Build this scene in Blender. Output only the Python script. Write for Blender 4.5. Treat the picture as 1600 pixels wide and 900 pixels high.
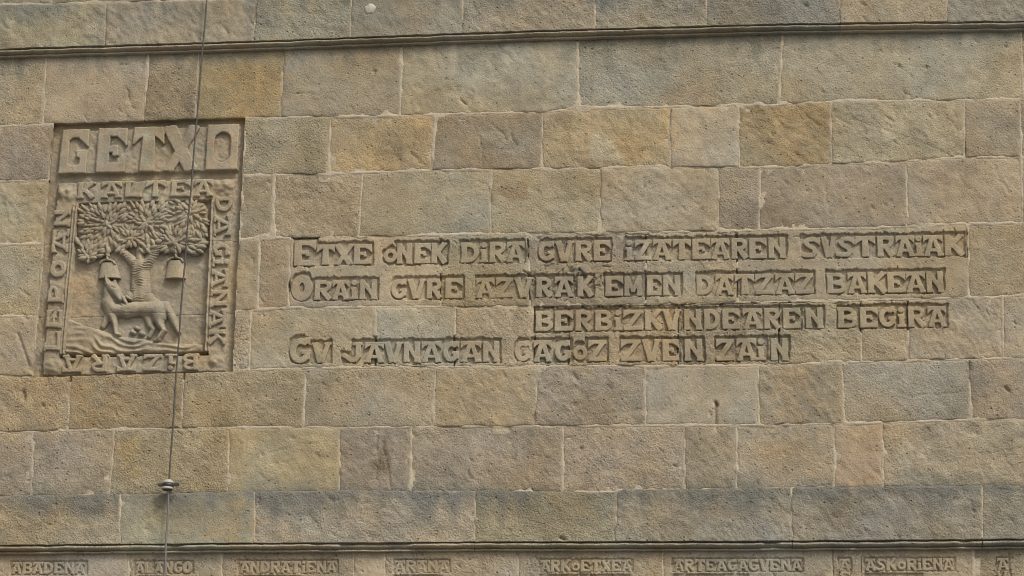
import bpy, math, random
import numpy as np
from mathutils import Matrix, Vector

for o in list(bpy.data.objects): bpy.data.objects.remove(o)
S = bpy.context.scene
COL = S.collection
random.seed(7); RNG = np.random.default_rng(11)

# ------------------------------------------------------------------ camera
F = 2983.0; DIST = 11.0; CX, CY = 800.0, 450.0
up = np.array([80.0, -9700.0, F]); up /= np.linalg.norm(up)
rt = np.array([37000.0, -612.0, -F]); rt -= up*np.dot(rt, up); rt /= np.linalg.norm(rt)
nm = np.cross(rt, up)                      # wall normal, camera coordinates (x right, y down, z forward)
if nm[2] > 0: nm = -nm
P0 = np.array([0, 0, DIST])
cam_c = -P0
camw = np.array([cam_c @ rt, -(cam_c @ nm), cam_c @ up])
ZC = 1.6 - camw[2]                         # height of the wall point at the picture's centre; the ground is z = 0
def w3(dirc): return Vector((dirc @ rt, -(dirc @ nm), dirc @ up))
cx, cyd, cz = w3(np.array([1., 0, 0])), w3(np.array([0, 1., 0])), w3(np.array([0, 0, 1.]))
M = Matrix(((cx.x, -cyd.x, -cz.x, camw[0]), (cx.y, -cyd.y, -cz.y, camw[1]), (cx.z, -cyd.z, -cz.z, camw[2]+ZC), (0, 0, 0, 1)))
cd = bpy.data.cameras.new('camera'); cam = bpy.data.objects.new('camera', cd); COL.objects.link(cam)
cam.matrix_world = M; cd.sensor_width = 36; cd.lens = 36*F/1600; cd.clip_end = 2000; cd.clip_start = 0.1
S.camera = cam

# ------------------------------------------------------------------ sky, sun, exposure (overcast daylight)
SUN_EL, SUN_AZ = math.radians(52), math.radians(42)     # azimuth measured from the wall's normal towards the right
W = bpy.data.worlds.new("World"); S.world = W; W.use_nodes = True
nt = W.node_tree; bgn = nt.nodes['Background']
sk = nt.nodes.new('ShaderNodeTexSky'); sk.sky_type = 'NISHITA'; sk.sun_disc = False
sdir = Vector((math.sin(SUN_AZ)*math.cos(SUN_EL), -math.cos(SUN_AZ)*math.cos(SUN_EL), math.sin(SUN_EL)))
sk.sun_elevation = SUN_EL; sk.sun_rotation = math.atan2(sdir.x, sdir.y)
sk.air_density = 1.0; sk.dust_density = 6.0; sk.ozone_density = 0.6
hs = nt.nodes.new('ShaderNodeHueSaturation'); hs.inputs['Saturation'].default_value = 0.35
nt.links.new(sk.outputs[0], hs.inputs['Color']); nt.links.new(hs.outputs[0], bgn.inputs[0]); bgn.inputs[1].default_value = 0.10
sl = bpy.data.lights.new('sun', 'SUN'); sl.energy = 1.5; sl.angle = math.radians(11); sl.color = (1.0, 0.955, 0.88)
so = bpy.data.objects.new('sun', sl); COL.objects.link(so)
so.rotation_euler = (-sdir).to_track_quat('-Z', 'Y').to_euler(); so.location = (4, -6, 14)
S.view_settings.view_transform = 'Standard'; S.view_settings.look = 'None'; S.view_settings.gamma = 1
S.view_settings.exposure = 0.68
S.cycles.pixel_filter_type = 'BLACKMAN_HARRIS'; S.cycles.filter_width = 1.05

# ------------------------------------------------------------------ photo pixel <-> wall
def unproj(x, y, h=0.0):
    """pixel of the photograph -> (u, v) on the plane h metres in front of the wall"""
    x = np.asarray(x, float); y = np.asarray(y, float)
    dx = (x-CX)/F; dy = (y-CY)/F
    dn = dx*nm[0]+dy*nm[1]+nm[2]
    t = (h + P0 @ nm)/dn
    px, py, pz = dx*t, dy*t, t-DIST
    return px*rt[0]+py*rt[1]+pz*rt[2], px*up[0]+py*up[1]+pz*up[2]
def proj(u, v, h=0.0):
    u = np.asarray(u, float); v = np.asarray(v, float)
    X = u*rt[0]+v*up[0]+h*nm[0]; Y = u*rt[1]+v*up[1]+h*nm[1]; Z = DIST+u*rt[2]+v*up[2]+h*nm[2]
    return CX+F*X/Z, CY+F*Y/Z
PX = 0.0037                                   # metres per photo pixel on the wall, roughly

# ------------------------------------------------------------------ noise tables (periodic, 1 texel = 1 photo pixel)
NT = 1024
def table(seed, s1, s2, ang=0.0):
    r = np.random.default_rng(seed).standard_normal((NT, NT))
    fy = np.fft.fftfreq(NT)[:, None]; fx = np.fft.fftfreq(NT)[None, :]
    a = math.radians(ang)
    f1 = fx*math.cos(a)+fy*math.sin(a); f2 = -fx*math.sin(a)+fy*math.cos(a)
    g = np.exp(-2*np.pi**2*((f1*s1)**2+(f2*s2)**2))
    z = np.fft.ifft2(np.fft.fft2(r)*g).real
    return ((z-z.mean())/z.std()).astype(np.float32)
T_lo = table(1, 22, 22); T_lo2 = table(2, 34, 26); T_md = table(3, 6, 6); T_md2 = table(4, 9, 5)
T_hi = table(5, 1.3, 1.3); T_dg = table(6, 5.0, 1.3, 52); T_dg2 = table(7, 7.0, 1.6, 35); T_vt = table(8, 1.3, 9, 0); T_pit = table(9, 1.5, 1.5)
T_streak = table(10, 5, 40, 0)
def smp(T, x, y, ox=0, oy=0, sc=1.0):
    x = np.asarray(x, float)*sc+ox; y = np.asarray(y, float)*sc+oy
    xi = np.floor(x).astype(int); yi = np.floor(y).astype(int); fx = x-xi; fy = y-yi
    x0 = xi % NT; x1 = (xi+1) % NT; y0 = yi % NT; y1 = (yi+1) % NT
    return (T[y0, x0]*(1-fx)+T[y0, x1]*fx)*(1-fy)+(T[y1, x0]*(1-fx)+T[y1, x1]*fx)*fy
def sstep(a, b, x):
    t = np.clip((x-a)/(b-a), 0, 1); return t*t*(3-2*t)

# ------------------------------------------------------------------ materials
def new_mat(name):
    m = bpy.data.materials.new(name); m.use_nodes = True
    return m, m.node_tree, m.node_tree.nodes['Principled BSDF']
def nd(t, typ, **kw):
    n = t.nodes.new(typ)
    for k, v in kw.items(): setattr(n, k, v)
    return n
def math_n(t, op, a, b=None, c=None):
    n = nd(t, 'ShaderNodeMath', operation=op)
    for i, v in enumerate((a, b, c)):
        if v is None: continue
        if isinstance(v, (int, float)): n.inputs[i].default_value = v
        else: t.links.new(v, n.inputs[i])
    return n.outputs[0]
def stone_material(name, from_object=False, bump=0.0042, fine=1.0, pits=1.0, flat=None):
    m, t, b = new_mat(name)
    L = t.links.new; amp = 1.0
    geo = nd(t, 'ShaderNodeNewGeometry')
    if flat is not None:
        rgb = nd(t, 'ShaderNodeRGB'); rgb.outputs[0].default_value = (*flat, 1); base = rgb.outputs[0]
    elif from_object:
        base = nd(t, 'ShaderNodeObjectInfo').outputs['Color']
    else:
        att = nd(t, 'ShaderNodeAttribute', attribute_name='tint'); base = att.outputs['Color']; amp = att.outputs['Alpha']
    def noise(scale, detail=3, rough=.55, mp=None, dist=0):
        n = nd(t, 'ShaderNodeTexNoise'); n.inputs['Scale'].default_value = scale
        n.inputs['Detail'].default_value = detail; n.inputs['Roughness'].default_value = rough
        n.inputs['Distortion'].default_value = dist
        L(mp if mp is not None else geo.outputs['Position'], n.inputs['Vector']); return n.outputs['Fac']
    def mapped(rot, scl):
        n = nd(t, 'ShaderNodeMapping', vector_type='TEXTURE'); n.inputs['Rotation'].default_value = (0, math.radians(rot), 0)
        n.inputs['Scale'].default_value = scl; L(geo.outputs['Position'], n.inputs['Vector']); return n.outputs[0]
    n_med = noise(17, 5, .6); n_fine = noise(150, 3, .6); n_big = noise(4.5, 3)
    n_sp = noise(75, 2, .5)
    v = math_n(t, 'MULTIPLY_ADD', n_med, 0.50, 0.75)
    v2 = math_n(t, 'MULTIPLY_ADD', n_fine, 0.60*fine, 1-0.30*fine)
    v3 = math_n(t, 'MULTIPLY_ADD', n_sp, 0.34, 0.83)
    vv = math_n(t, 'MULTIPLY', math_n(t, 'MULTIPLY', v, v2), v3)
    # small dark specks at the centres of the pores
    vor = nd(t, 'ShaderNodeTexVoronoi', feature='F1'); vor.inputs['Scale'].default_value = 30; vor.inputs['Randomness'].default_value = 1
    L(geo.outputs['Position'], vor.inputs['Vector'])
    gate = math_n(t, 'GREATER_THAN', nd_sep(t, vor.outputs['Color']), 0.70)
    spot = math_n(t, 'MULTIPLY', gate, math_n(t, 'LESS_THAN', vor.outputs['Distance'], 0.15))
    dark = math_n(t, 'SUBTRACT', 1.0, math_n(t, 'MULTIPLY', spot, 0.38*pits))
    vv = math_n(t, 'MULTIPLY', vv, dark)
    mul = nd(t, 'ShaderNodeVectorMath', operation='SCALE'); L(base, mul.inputs[0]); L(vv, mul.inputs['Scale'])
    # slow drift between greyer and yellower stone
    mix = nd(t, 'ShaderNodeMix', data_type='RGBA', blend_type='MULTIPLY'); mix.inputs['Factor'].default_value = 1
    ramp = nd(t, 'ShaderNodeValToRGB'); L(n_big, ramp.inputs[0])
    ramp.color_ramp.elements[0].position = .32; ramp.color_ramp.elements[0].color = (0.96, 0.995, 1.02, 1)
    ramp.color_ramp.elements[1].position = .68; ramp.color_ramp.elements[1].color = (1.04, 1.0, 0.92, 1)
    L(mul.outputs[0], mix.inputs['A']); L(ramp.outputs[0], mix.inputs['B'])
    L(mix.outputs['Result'], b.inputs['Base Color'])
    b.inputs['Roughness'].default_value = 0.93
    b.inputs['Specular IOR Level'].default_value = 0.22
    # relief: slanting tool strokes, pores, grain
    d1 = noise(1, 3, .6, mapped(50, (1/34, 1/34, 1/85)), .4); d2 = noise(1, 2, .5, mapped(30, (1/30, 1/30, 1/62)), .2)
    g1 = noise(95, 3, .65)
    vo2 = nd(t, 'ShaderNodeTexVoronoi', feature='F1'); vo2.inputs['Scale'].default_value = 62; L(mapped(50, (1/1.0, 1.0, 1/1.7)), vo2.inputs['Vector'])
    gate2 = math_n(t, 'GREATER_THAN', nd_sep(t, vo2.outputs['Color']), 0.62)
    pit2 = math_n(t, 'MULTIPLY', gate2, math_n(t, 'MAXIMUM', math_n(t, 'SUBTRACT', 0.34, vo2.outputs['Distance']), 0))
    patch = math_n(t, 'MULTIPLY_ADD', noise(7, 2), 1.6, 0.15)
    pit = math_n(t, 'MULTIPLY', gate, math_n(t, 'MAXIMUM', math_n(t, 'SUBTRACT', 0.22, vor.outputs['Distance']), 0))
    hgt = math_n(t, 'ADD', math_n(t, 'MULTIPLY', d1, 0.42), math_n(t, 'MULTIPLY', g1, 1.1*fine))
    hgt = math_n(t, 'ADD', hgt, math_n(t, 'MULTIPLY', d2, 0.2))
    hgt = math_n(t, 'SUBTRACT', hgt, math_n(t, 'MULTIPLY', pit, 4.5*pits))
    hgt = math_n(t, 'SUBTRACT', hgt, math_n(t, 'MULTIPLY', pit2, 2.6*pits))
    hgt = math_n(t, 'MULTIPLY', math_n(t, 'MULTIPLY', hgt, patch), amp)
    bp = nd(t, 'ShaderNodeBump'); bp.inputs['Strength'].default_value = 1; bp.inputs['Distance'].default_value = bump*2.2
    L(hgt, bp.inputs['Height']); L(bp.outputs[0], b.inputs['Normal'])
    return m
def nd_sep(t, sock):
    n = nd(t, 'ShaderNodeSeparateColor'); t.links.new(sock, n.inputs[0]); return n.outputs[0]
M_STONE = stone_material('sandstone', bump=.0037)
M_CARVE = stone_material('carved_sandstone', bump=0.0019, fine=.8, pits=.4)
M_LEAF = stone_material('carved_leaf_sandstone', from_object=True, bump=0.0010, fine=.6, pits=.2)
M_MORT = stone_material('lime_mortar', flat=(0.355, 0.300, 0.220), bump=0.0018, pits=.5)
def simple(name, col, rough=.6, metal=0, nscale=40, var=.25):
    m, t, b = new_mat(name)
    geo = nd(t, 'ShaderNodeNewGeometry'); n = nd(t, 'ShaderNodeTexNoise'); n.inputs['Scale'].default_value = nscale
    n.inputs['Detail'].default_value = 4
    t.links.new(geo.outputs['Position'], n.inputs['Vector'])
    v = math_n(t, 'MULTIPLY_ADD', n.outputs['Fac'], 2*var, 1-var)
    sc = nd(t, 'ShaderNodeVectorMath', operation='SCALE'); sc.inputs[0].default_value = col
    t.links.new(v, sc.inputs['Scale']); t.links.new(sc.outputs[0], b.inputs['Base Color'])
    b.inputs['Roughness'].default_value = rough; b.inputs['Metallic'].default_value = metal
    return m
M_CABLE = simple('weathered_cable', (0.050, 0.045, 0.038), .7, 0)
M_CABLE2 = simple('galvanised_cable', (0.12, 0.115, 0.105), .7, 0)
M_DARK = simple('dark_bakelite', (0.035, 0.03, 0.026), .5)
M_CAP = simple('aged_porcelain', (0.29, 0.275, 0.235), .5)
M_PLUG = simple('old_lime_plug', (0.33, 0.31, 0.26), .8)
M_GROUND = simple('paving_stone', (0.17, 0.165, 0.155), .9, 0, 3)

# ------------------------------------------------------------------ objects
def mesh_obj(name, V, Fq, mat, parent=None, tint=None, amp=1.0, tris=None, smooth=True, flat_from=None):
    me = bpy.data.meshes.new(name)
    nF = len(Fq)
    me.vertices.add(len(V)); me.vertices.foreach_set('co', np.asarray(V, np.float32).ravel())
    me.loops.add(nF*4); me.loops.foreach_set('vertex_index', np.asarray(Fq, np.int32).ravel())
    me.polygons.add(nF); me.polygons.foreach_set('loop_start', np.arange(0, nF*4, 4, dtype=np.int32))
    me.polygons.foreach_set('use_smooth', np.ones(nF, bool) if smooth else np.zeros(nF, bool))
    me.update(calc_edges=True)
    if tint is not None:
        at = me.color_attributes.new('tint', 'FLOAT_COLOR', 'POINT')
        c = np.ones((len(V), 4), np.float32); c[:, :3] = tint; c[:, 3] = amp
        at.data.foreach_set('color', c.ravel())
    me.materials.append(mat)
    o = bpy.data.objects.new(name, me); COL.objects.link(o)
    if parent: o.parent = parent
    return o
def to_world(u, v, h):
    return np.stack([u, -np.asarray(h, float)+0*u, np.asarray(v)+ZC], -1)
def thing(name, label, cat, group=None, loc=(0, 0, 0)):
    o = bpy.data.objects.new(name, None); COL.objects.link(o); o.location = loc; o.empty_display_size = .1
    o['label'] = label; o['category'] = cat
    if group: o['group'] = group
    return o

# ------------------------------------------------------------------ colour of the stone
TN = dict(t=(.290, .240, .175), g=(.275, .250, .196), b=(.235, .188, .135), B=(.190, .152, .113), o=(.310, .236, .140),
          O=(.270, .195, .106), y=(.305, .255, .160), d=(.205, .190, .155), D=(.165, .155, .130), m=(.262, .215, .155), k=(.245, .225, .172))
TN = {k: tuple((.54*c+.46*m)*g for c, m, g in zip(v, (.272, .236, .178), (1.008, 1.0, .975))) for k, v in TN.items()}
# (x, y, rx, ry, colour, strength) patches with their own shape: rust, lichen, soot, lime
BLOBS = [
 (800, 290, 22, 24, (.23, .14, .075), .8), (400, 120, 45, 55, (.29, .19, .08), .7), (1230, 215, 60, 40, (.28, .19, .09), .5),
 (590, 215, 70, 40, (.32, .23, .11), .4), (1000, 215, 50, 40, (.34, .24, .11), .5), (945, 245, 22, 28, (.34, .34, .28), .6),
 (70, 125, 12, 22, (.42, .38, .27), .9), (1075, 145, 40, 26, (.32, .21, .12), .55), (1040, 125, 28, 25, (.22, .24, .20), .3),
 (1130, 135, 25, 20, (.22, .24, .20), .3), (1450, 110, 25, 35, (.25, .26, .22), .3), (30, 620, 60, 60, (.33, .24, .12), .6),
 (190, 630, 70, 40, (.27, .18, .08), .5), (975, 545, 38, 20, (.31, .225, .12), .6), (905, 560, 30, 18, (.27, .20, .10), .5),
 (745, 620, 60, 40, (.30, .21, .11), .5), (1250, 620, 35, 45, (.28, .18, .08), .5), (1150, 650, 26, 24, (.20, .23, .20), .5),
 (205, 715, 20, 35, (.34, .24, .10), .5), (1005, 740, 30, 25, (.32, .23, .10), .4), (1250, 700, 70, 30, (.31, .21, .10), .4),
 (1340, 700, 28, 40, (.29, .215, .12), .4), (360, 810, 50, 38, (.30, .21, .10), .8), (589, 730, 12, 11, (.125, .098, .068), 1.0),
 (602, 712, 7, 32, (.14, .105, .072), .9), (860, 700, 60, 40, (.22, .16, .09), .35), (1215, 370, 160, 40, (.20, .17, .13), .10),
 (905, 425, 14, 9, (.12, .115, .10), .9), (1010, 395, 7, 22, (.42, .37, .28), .7), (1011, 455, 5, 16, (.40, .35, .27), .6),
 (1055, 510, 5, 22, (.40, .35, .27), .6), (697, 405, 5, 16, (.40, .35, .27), .6), (825, 390, 5, 28, (.42, .36, .27), .6), (828, 475, 7, 14, (.44, .38, .28), .7),
 (220, 690, 200, 6, (.40, .35, .24), .0), (215, 430, 0.1, 0.1, (.3, .3, .3), 0), (125, 460, 22, 55, (.33, .22, .12), .5), (290, 470, 26, 50, (.27, .21, .13), .4),
 (345, 235, 22, 26, (.30, .20, .11), .55), (150, 215, 60, 15, (.23, .20, .15), .3), (205, 340, 80, 30, (.25, .24, .18), .35),
 (110, 300, 30, 18, (.21, .20, .16), .4), (230, 255, 8, 40, (.29, .30, .22), .6), (315, 560, 16, 16, (.34, .23, .11), .6), (183, 560, 10, 12, (.36, .36, .29), .5),
 (132, 565, 16, 12, (.33, .24, .12), .4), (1130, 655, 10, 10, (.15, .14, .12), .2), (1120, 645, 2.6, 20, (.13, .085, .05), 1.4),
 (1510, 775, 32, 10, (.44, .39, .28), .8), (460, 790, 50, 16, (.16, .165, .14), .6), (300, 795, 60, 22, (.14, .145, .125), .7),
 (570, 20, 60, 30, (.16, .165, .14), .35), (60, 45, 60, 18, (.29, .27, .17), .5), (1110, 15, 110, 14, (.15, .15, .135), .45),
 (1540, 12, 60, 18, (.20, .19, .17), .45), (1150, 810, 60, 40, (.19, .19, .175), .55), (1340, 800, 60, 36, (.17, .175, .165), .5),
 (700, 540, 90, 16, (.25, .225, .175), .4), (1510, 545, 80, 25, (.33, .25, .15), .35), (360, 90, 50, 12, (.2, .18, .13), .4), (885, 800, 60, 20, (.16, .16, .13), .6),
]
PLUMES = None
def tint_at(x, y, base, zone):
    """albedo at photo position; base (3,) or (n,3)"""
    x = np.asarray(x, float).ravel(); y = np.asarray(y, float).ravel()
    c = np.array(base, float)*np.ones((len(x), 1))
    a = smp(T_lo, x, y); b = smp(T_lo2, x, y, 300, 90); d = smp(T_md, x, y, 40, 500); e = smp(T_md2, x, y, 400, 50)
    c *= (1+0.055*a+0.045*d)[:, None]
    w = np.clip(0.5+0.30*b, 0, 1)[:, None]
    c = c*(w*np.array([1.04, .99, .90])+(1-w)*np.array([.965, 1.005, 1.06]))
    for (bx, by, rx, ry, bc, s) in BLOBS:
        if s <= 0: continue
        k = ((x-bx)/rx)**2+((y-by)/ry)**2
        idx = np.nonzero(k < 3.2)[0]
        if len(idx) == 0: continue
        f = np.clip(1.15-k[idx]*.75+0.38*d[idx]+0.25*e[idx]+.15*a[idx], 0, 1)
        f = f*f*(3-2*f)*s*.60
        c[idx] = c[idx]*(1-f[:, None])+np.array(bc)*(0.9+.1*d[idx])[:, None]*f[:, None]
    st = smp(T_streak, x, y)
    if zone == 'low':         # soot and lichen running down from the weathered top edge
        depth = y-(772-0.0095*x)
        g = np.clip(1.05-depth/38+0.20*st+0.28*a+.12*b, 0, 1)*.80
        c = c*(1-g[:, None])+np.array([.132, .130, .115])*g[:, None]
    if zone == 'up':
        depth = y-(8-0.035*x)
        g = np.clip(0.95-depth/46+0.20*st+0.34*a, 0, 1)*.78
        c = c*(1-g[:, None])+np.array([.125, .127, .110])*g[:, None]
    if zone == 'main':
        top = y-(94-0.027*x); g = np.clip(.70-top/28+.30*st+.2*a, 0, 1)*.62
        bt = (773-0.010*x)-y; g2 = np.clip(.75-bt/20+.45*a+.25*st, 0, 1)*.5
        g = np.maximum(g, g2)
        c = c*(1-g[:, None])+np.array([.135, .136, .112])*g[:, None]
    return np.clip(c, .02, .8)

# ------------------------------------------------------------------ glyphs: strokes in a unit box, y up, widths in heights
def arc(cx_, cy_, rx, ry, a0, a1, w, n=9):
    A = np.radians(np.linspace(a0, a1, n)); return [('c', cx_+rx*math.cos(A[i]), cy_+ry*math.sin(A[i]), cx_+rx*math.cos(A[i+1]), cy_+ry*math.sin(A[i+1]), w, w) for i in range(n-1)]
def q(x0, y0, x1, y1, w0, w1=None): return [('q', x0, y0, x1, y1, w0, w1 or w0)]
def p(*pts): return [('p', pts)]
def path(w, *pts): return [('c', *pts[i], *pts[i+1], w, w) for i in range(len(pts)-1)]
GL = {
 'A': q(.46, .9, .14, 0, .17, .21)+q(.55, .9, .87, 0, .17, .21)+q(.04, .92, .98, .92, .15)+p((0, 1), (0, .66), (.12, .78), (.34, .86), (.34, 1))+p((1, 1), (1, .66), (.88, .78), (.66, .86), (.66, 1))+q(.22, .27, .8, .27, .12)+q(.02, .04, .32, .04, .10)+q(.72, .04, 1.02, .04, .10),
 'T': q(0, .91, 1, .91, .18)+p((0, 1), (-.02, .62), (.12, .72), (.36, .84), (.36, 1))+p((1, 1), (1.02, .62), (.88, .72), (.64, .84), (.64, 1))+q(.5, .9, .5, 0, .24, .32),
 'E': q(.17, 0, .17, 1, .27)+q(.05, .91, 1, .91, .17)+p((1, 1), (1.02, .60), (.9, .70), (.62, .84), (.62, 1))+q(.0, .10, 1, .10, .20)+p((1, 0), (1, .32), (.84, .2), (.7, .1))+q(.17, .52, .66, .52, .13)+q(.60, .60, .64, .38, .11),
 'X': q(.12, 1, .84, 0, .27, .25)+q(.9, 1, .16, 0, .19)+q(.0, .96, .3, .96, .08)+q(.7, .96, 1.0, .96, .08)+q(.02, .04, .32, .04, .08)+q(.68, .04, 1.0, .04, .08),
 'o': arc(.5, .40, .34, .25, 0, 360, .18, 17),
 'O': arc(.5, .5, .32, .36, 0, 360, .29, 21),
 'Q': p((0, 0), (1, 0), (1, 1), (0, 1)),
 'N': q(.15, 0, .15, 1, .23)+q(.82, 0, .82, 1, .23)+q(.18, .93, .80, .16, .17)+q(.0, .04, .36, .04, .09)+p((.66, 0), (1.08, -.04), (.94, .22)),
 'K': q(.16, 0, .16, 1, .25)+q(.28, .42, .86, 1, .16, .22)+q(.36, .60, .92, 0, .20, .26)+q(.72, .96, 1.02, .96, .09)+q(0, .04, .36, .04, .09),
 'D': q(.18, 0, .18, 1, .24)+arc(.36, .5, .48, .40, -90, 90, .20, 11)+q(.0, .90, .4, .90, .18)+q(.0, .10, .4, .10, .18),
 'i': q(.5, .0, .5, .62, .20, .22)+[('c', .5, .86, .5, .861, .26, .26)]+q(.10, .58, .55, .58, .11)+q(.0, .055, 1.0, .055, .11),
 'R': q(.17, 0, .17, 1, .24)+arc(.50, .71, .34, .21, -90, 90, .18, 9)+q(.1, .91, .55, .91, .17)+q(.1, .50, .55, .50, .16)+q(.44, .5, .90, 0, .20, .24)+q(0, .04, .36, .04, .09),
 'P': q(.17, 0, .17, 1, .24)+arc(.50, .70, .36, .22, -90, 90, .18, 9)+q(.1, .91, .55, .91, .17)+q(.1, .47, .55, .47, .16)+q(0, .04, .42, .04, .10),
 'B': q(.17, 0, .17, 1, .25)+arc(.50, .725, .32, .19, -90, 90, .17, 9)+arc(.52, .285, .36, .20, -90, 90, .18, 9)+q(.0, .915, .55, .915, .16)+q(.1, .51, .55, .51, .15)+q(.0, .09, .56, .09, .17),
 'G': arc(.52, .5, .36, .38, 58, 322, .21, 15)+q(.58, .44, 1.0, .44, .13)+q(.87, .46, .85, .16, .19)+p((.70, 1.0), (.96, 1.02), (.96, .72), (.80, .82)),
 'V': q(.14, 1, .47, 0, .25, .25)+q(.88, 1, .55, 0, .19, .22)+q(-.02, .95, .34, .95, .09)+q(.68, .95, 1.04, .95, .09),
 'S': path(.20, (.92, .80), (.70, .90), (.38, .88), (.24, .74), (.36, .60), (.66, .44), (.76, .28), (.60, .12), (.30, .10), (.0, .16))+p((1.0, 1.0), (1.0, .60), (.82, .74), (.7, .9)),
 'Z': q(.06, .91, .98, .91, .17)+p((.02, 1), (0, .62), (.12, .72), (.36, .84), (.36, 1))+q(.84, .90, .18, .10, .20)+q(.02, .09, 1, .09, .18)+p((1, 0), (1.02, .30), (.84, .18), (.7, .06)),
 'M': q(.12, 0, .14, 1, .21)+q(.88, 0, .86, 1, .21)+q(.16, .95, .5, .2, .15)+q(.84, .95, .5, .2, .15)+q(0, .04, .28, .04, .08)+q(.72, .04, 1, .04, .08),
 'J': q(.78, .25, .78, 1, .23)+path(.20, (.78, .28), (.66, .12), (.42, .10), (.22, .26), (.06, .36))+q(.50, .93, .98, .93, .12),
 'L': q(.17, 0, .17, 1, .26)+q(.05, .10, 1, .10, .19)+p((1, 0), (1, .34), (.84, .2), (.7, .1))+q(0, .95, .4, .95, .09),
 'g': p((0, 0), (.92, 0), (.92, .52), (.58, .52), (.58, .38), (.70, .34), (.70, .22), (.60, .16), (.38, .16), (.28, .24), (.28, .74), (.38, .83), (.58, .83), (.80, .70), (.94, .62), (.94, 1), (.04, 1)),
}
def box_ring():   # the upright O of the title: a slab with a round-ended slot
    return [('slab',)]
GL['0'] = box_ring()
def sd_poly(x, y, pts):
    d = np.full(x.shape, 1e9); s = np.ones(x.shape); n = len(pts)
    for i in range(n):
        ax, ay = pts[i]; bx, by = pts[i-1]
        ex, ey = bx-ax, by-ay; wx, wy = x-ax, y-ay
        t = np.clip((wx*ex+wy*ey)/(ex*ex+ey*ey+1e-20), 0, 1)
        d = np.minimum(d, (wx-ex*t)**2+(wy-ey*t)**2)
        c1 = y >= ay; c2 = y < by; c3 = ex*wy > ey*wx
        s = np.where((c1 & c2 & c3) | (~c1 & ~c2 & ~c3), -s, s)
    return s*np.sqrt(d)
def sd_caps(x, y, ax, ay, bx, by, ra, rb):
    ex, ey = bx-ax, by-ay; wx, wy = x-ax, y-ay
    t = np.clip((wx*ex+wy*ey)/(ex*ex+ey*ey+1e-12), 0, 1)
    return np.hypot(wx-ex*t, wy-ey*t)-(ra+(rb-ra)*t), t
def glyph_sdf(ch, O, ax, ay):
    """returns function(u, v) -> signed distance (metres)"""
    H = math.hypot(*ay)
    def m(a, b): return (O[0]+ax[0]*a+ay[0]*b, O[1]+ax[1]*a+ay[1]*b)
    prim = GL[ch]
    def f(u, v):
        d = np.full(u.shape, 1e3)
        for pr in prim:
            if pr[0] == 'slab':
                P = [m(0, 0), m(1, 0), m(1, 1), m(0, 1)]
                d1 = sd_poly(u, v, P)
                a = m(.5, .34); b = m(.5, .66)
                hole, _ = sd_caps(u, v, *a, *b, H*.185, H*.185)
                d = np.minimum(d, np.maximum(d1, -hole))
            elif pr[0] == 'p':
                d = np.minimum(d, sd_poly(u, v, [m(*c) for c in pr[1]]))
            else:
                a = m(pr[1], pr[2]); b = m(pr[3], pr[4]); w0, w1 = pr[5]*H/2, pr[6]*H/2
                if pr[0] == 'c':
                    dd, _ = sd_caps(u, v, *a, *b, w0, w1)
                else:
                    L = math.hypot(b[0]-a[0], b[1]-a[1])+1e-9
                    nx, ny = -(b[1]-a[1])/L, (b[0]-a[0])/L
                    P = [(a[0]+nx*w0, a[1]+ny*w0), (a[0]-nx*w0, a[1]-ny*w0), (b[0]-nx*w1, b[1]-ny*w1), (b[0]+nx*w1, b[1]+ny*w1)]
                    dd = sd_poly(u, v, P)
                d = np.minimum(d, dd)
        return d-.0017
    return f

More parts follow.
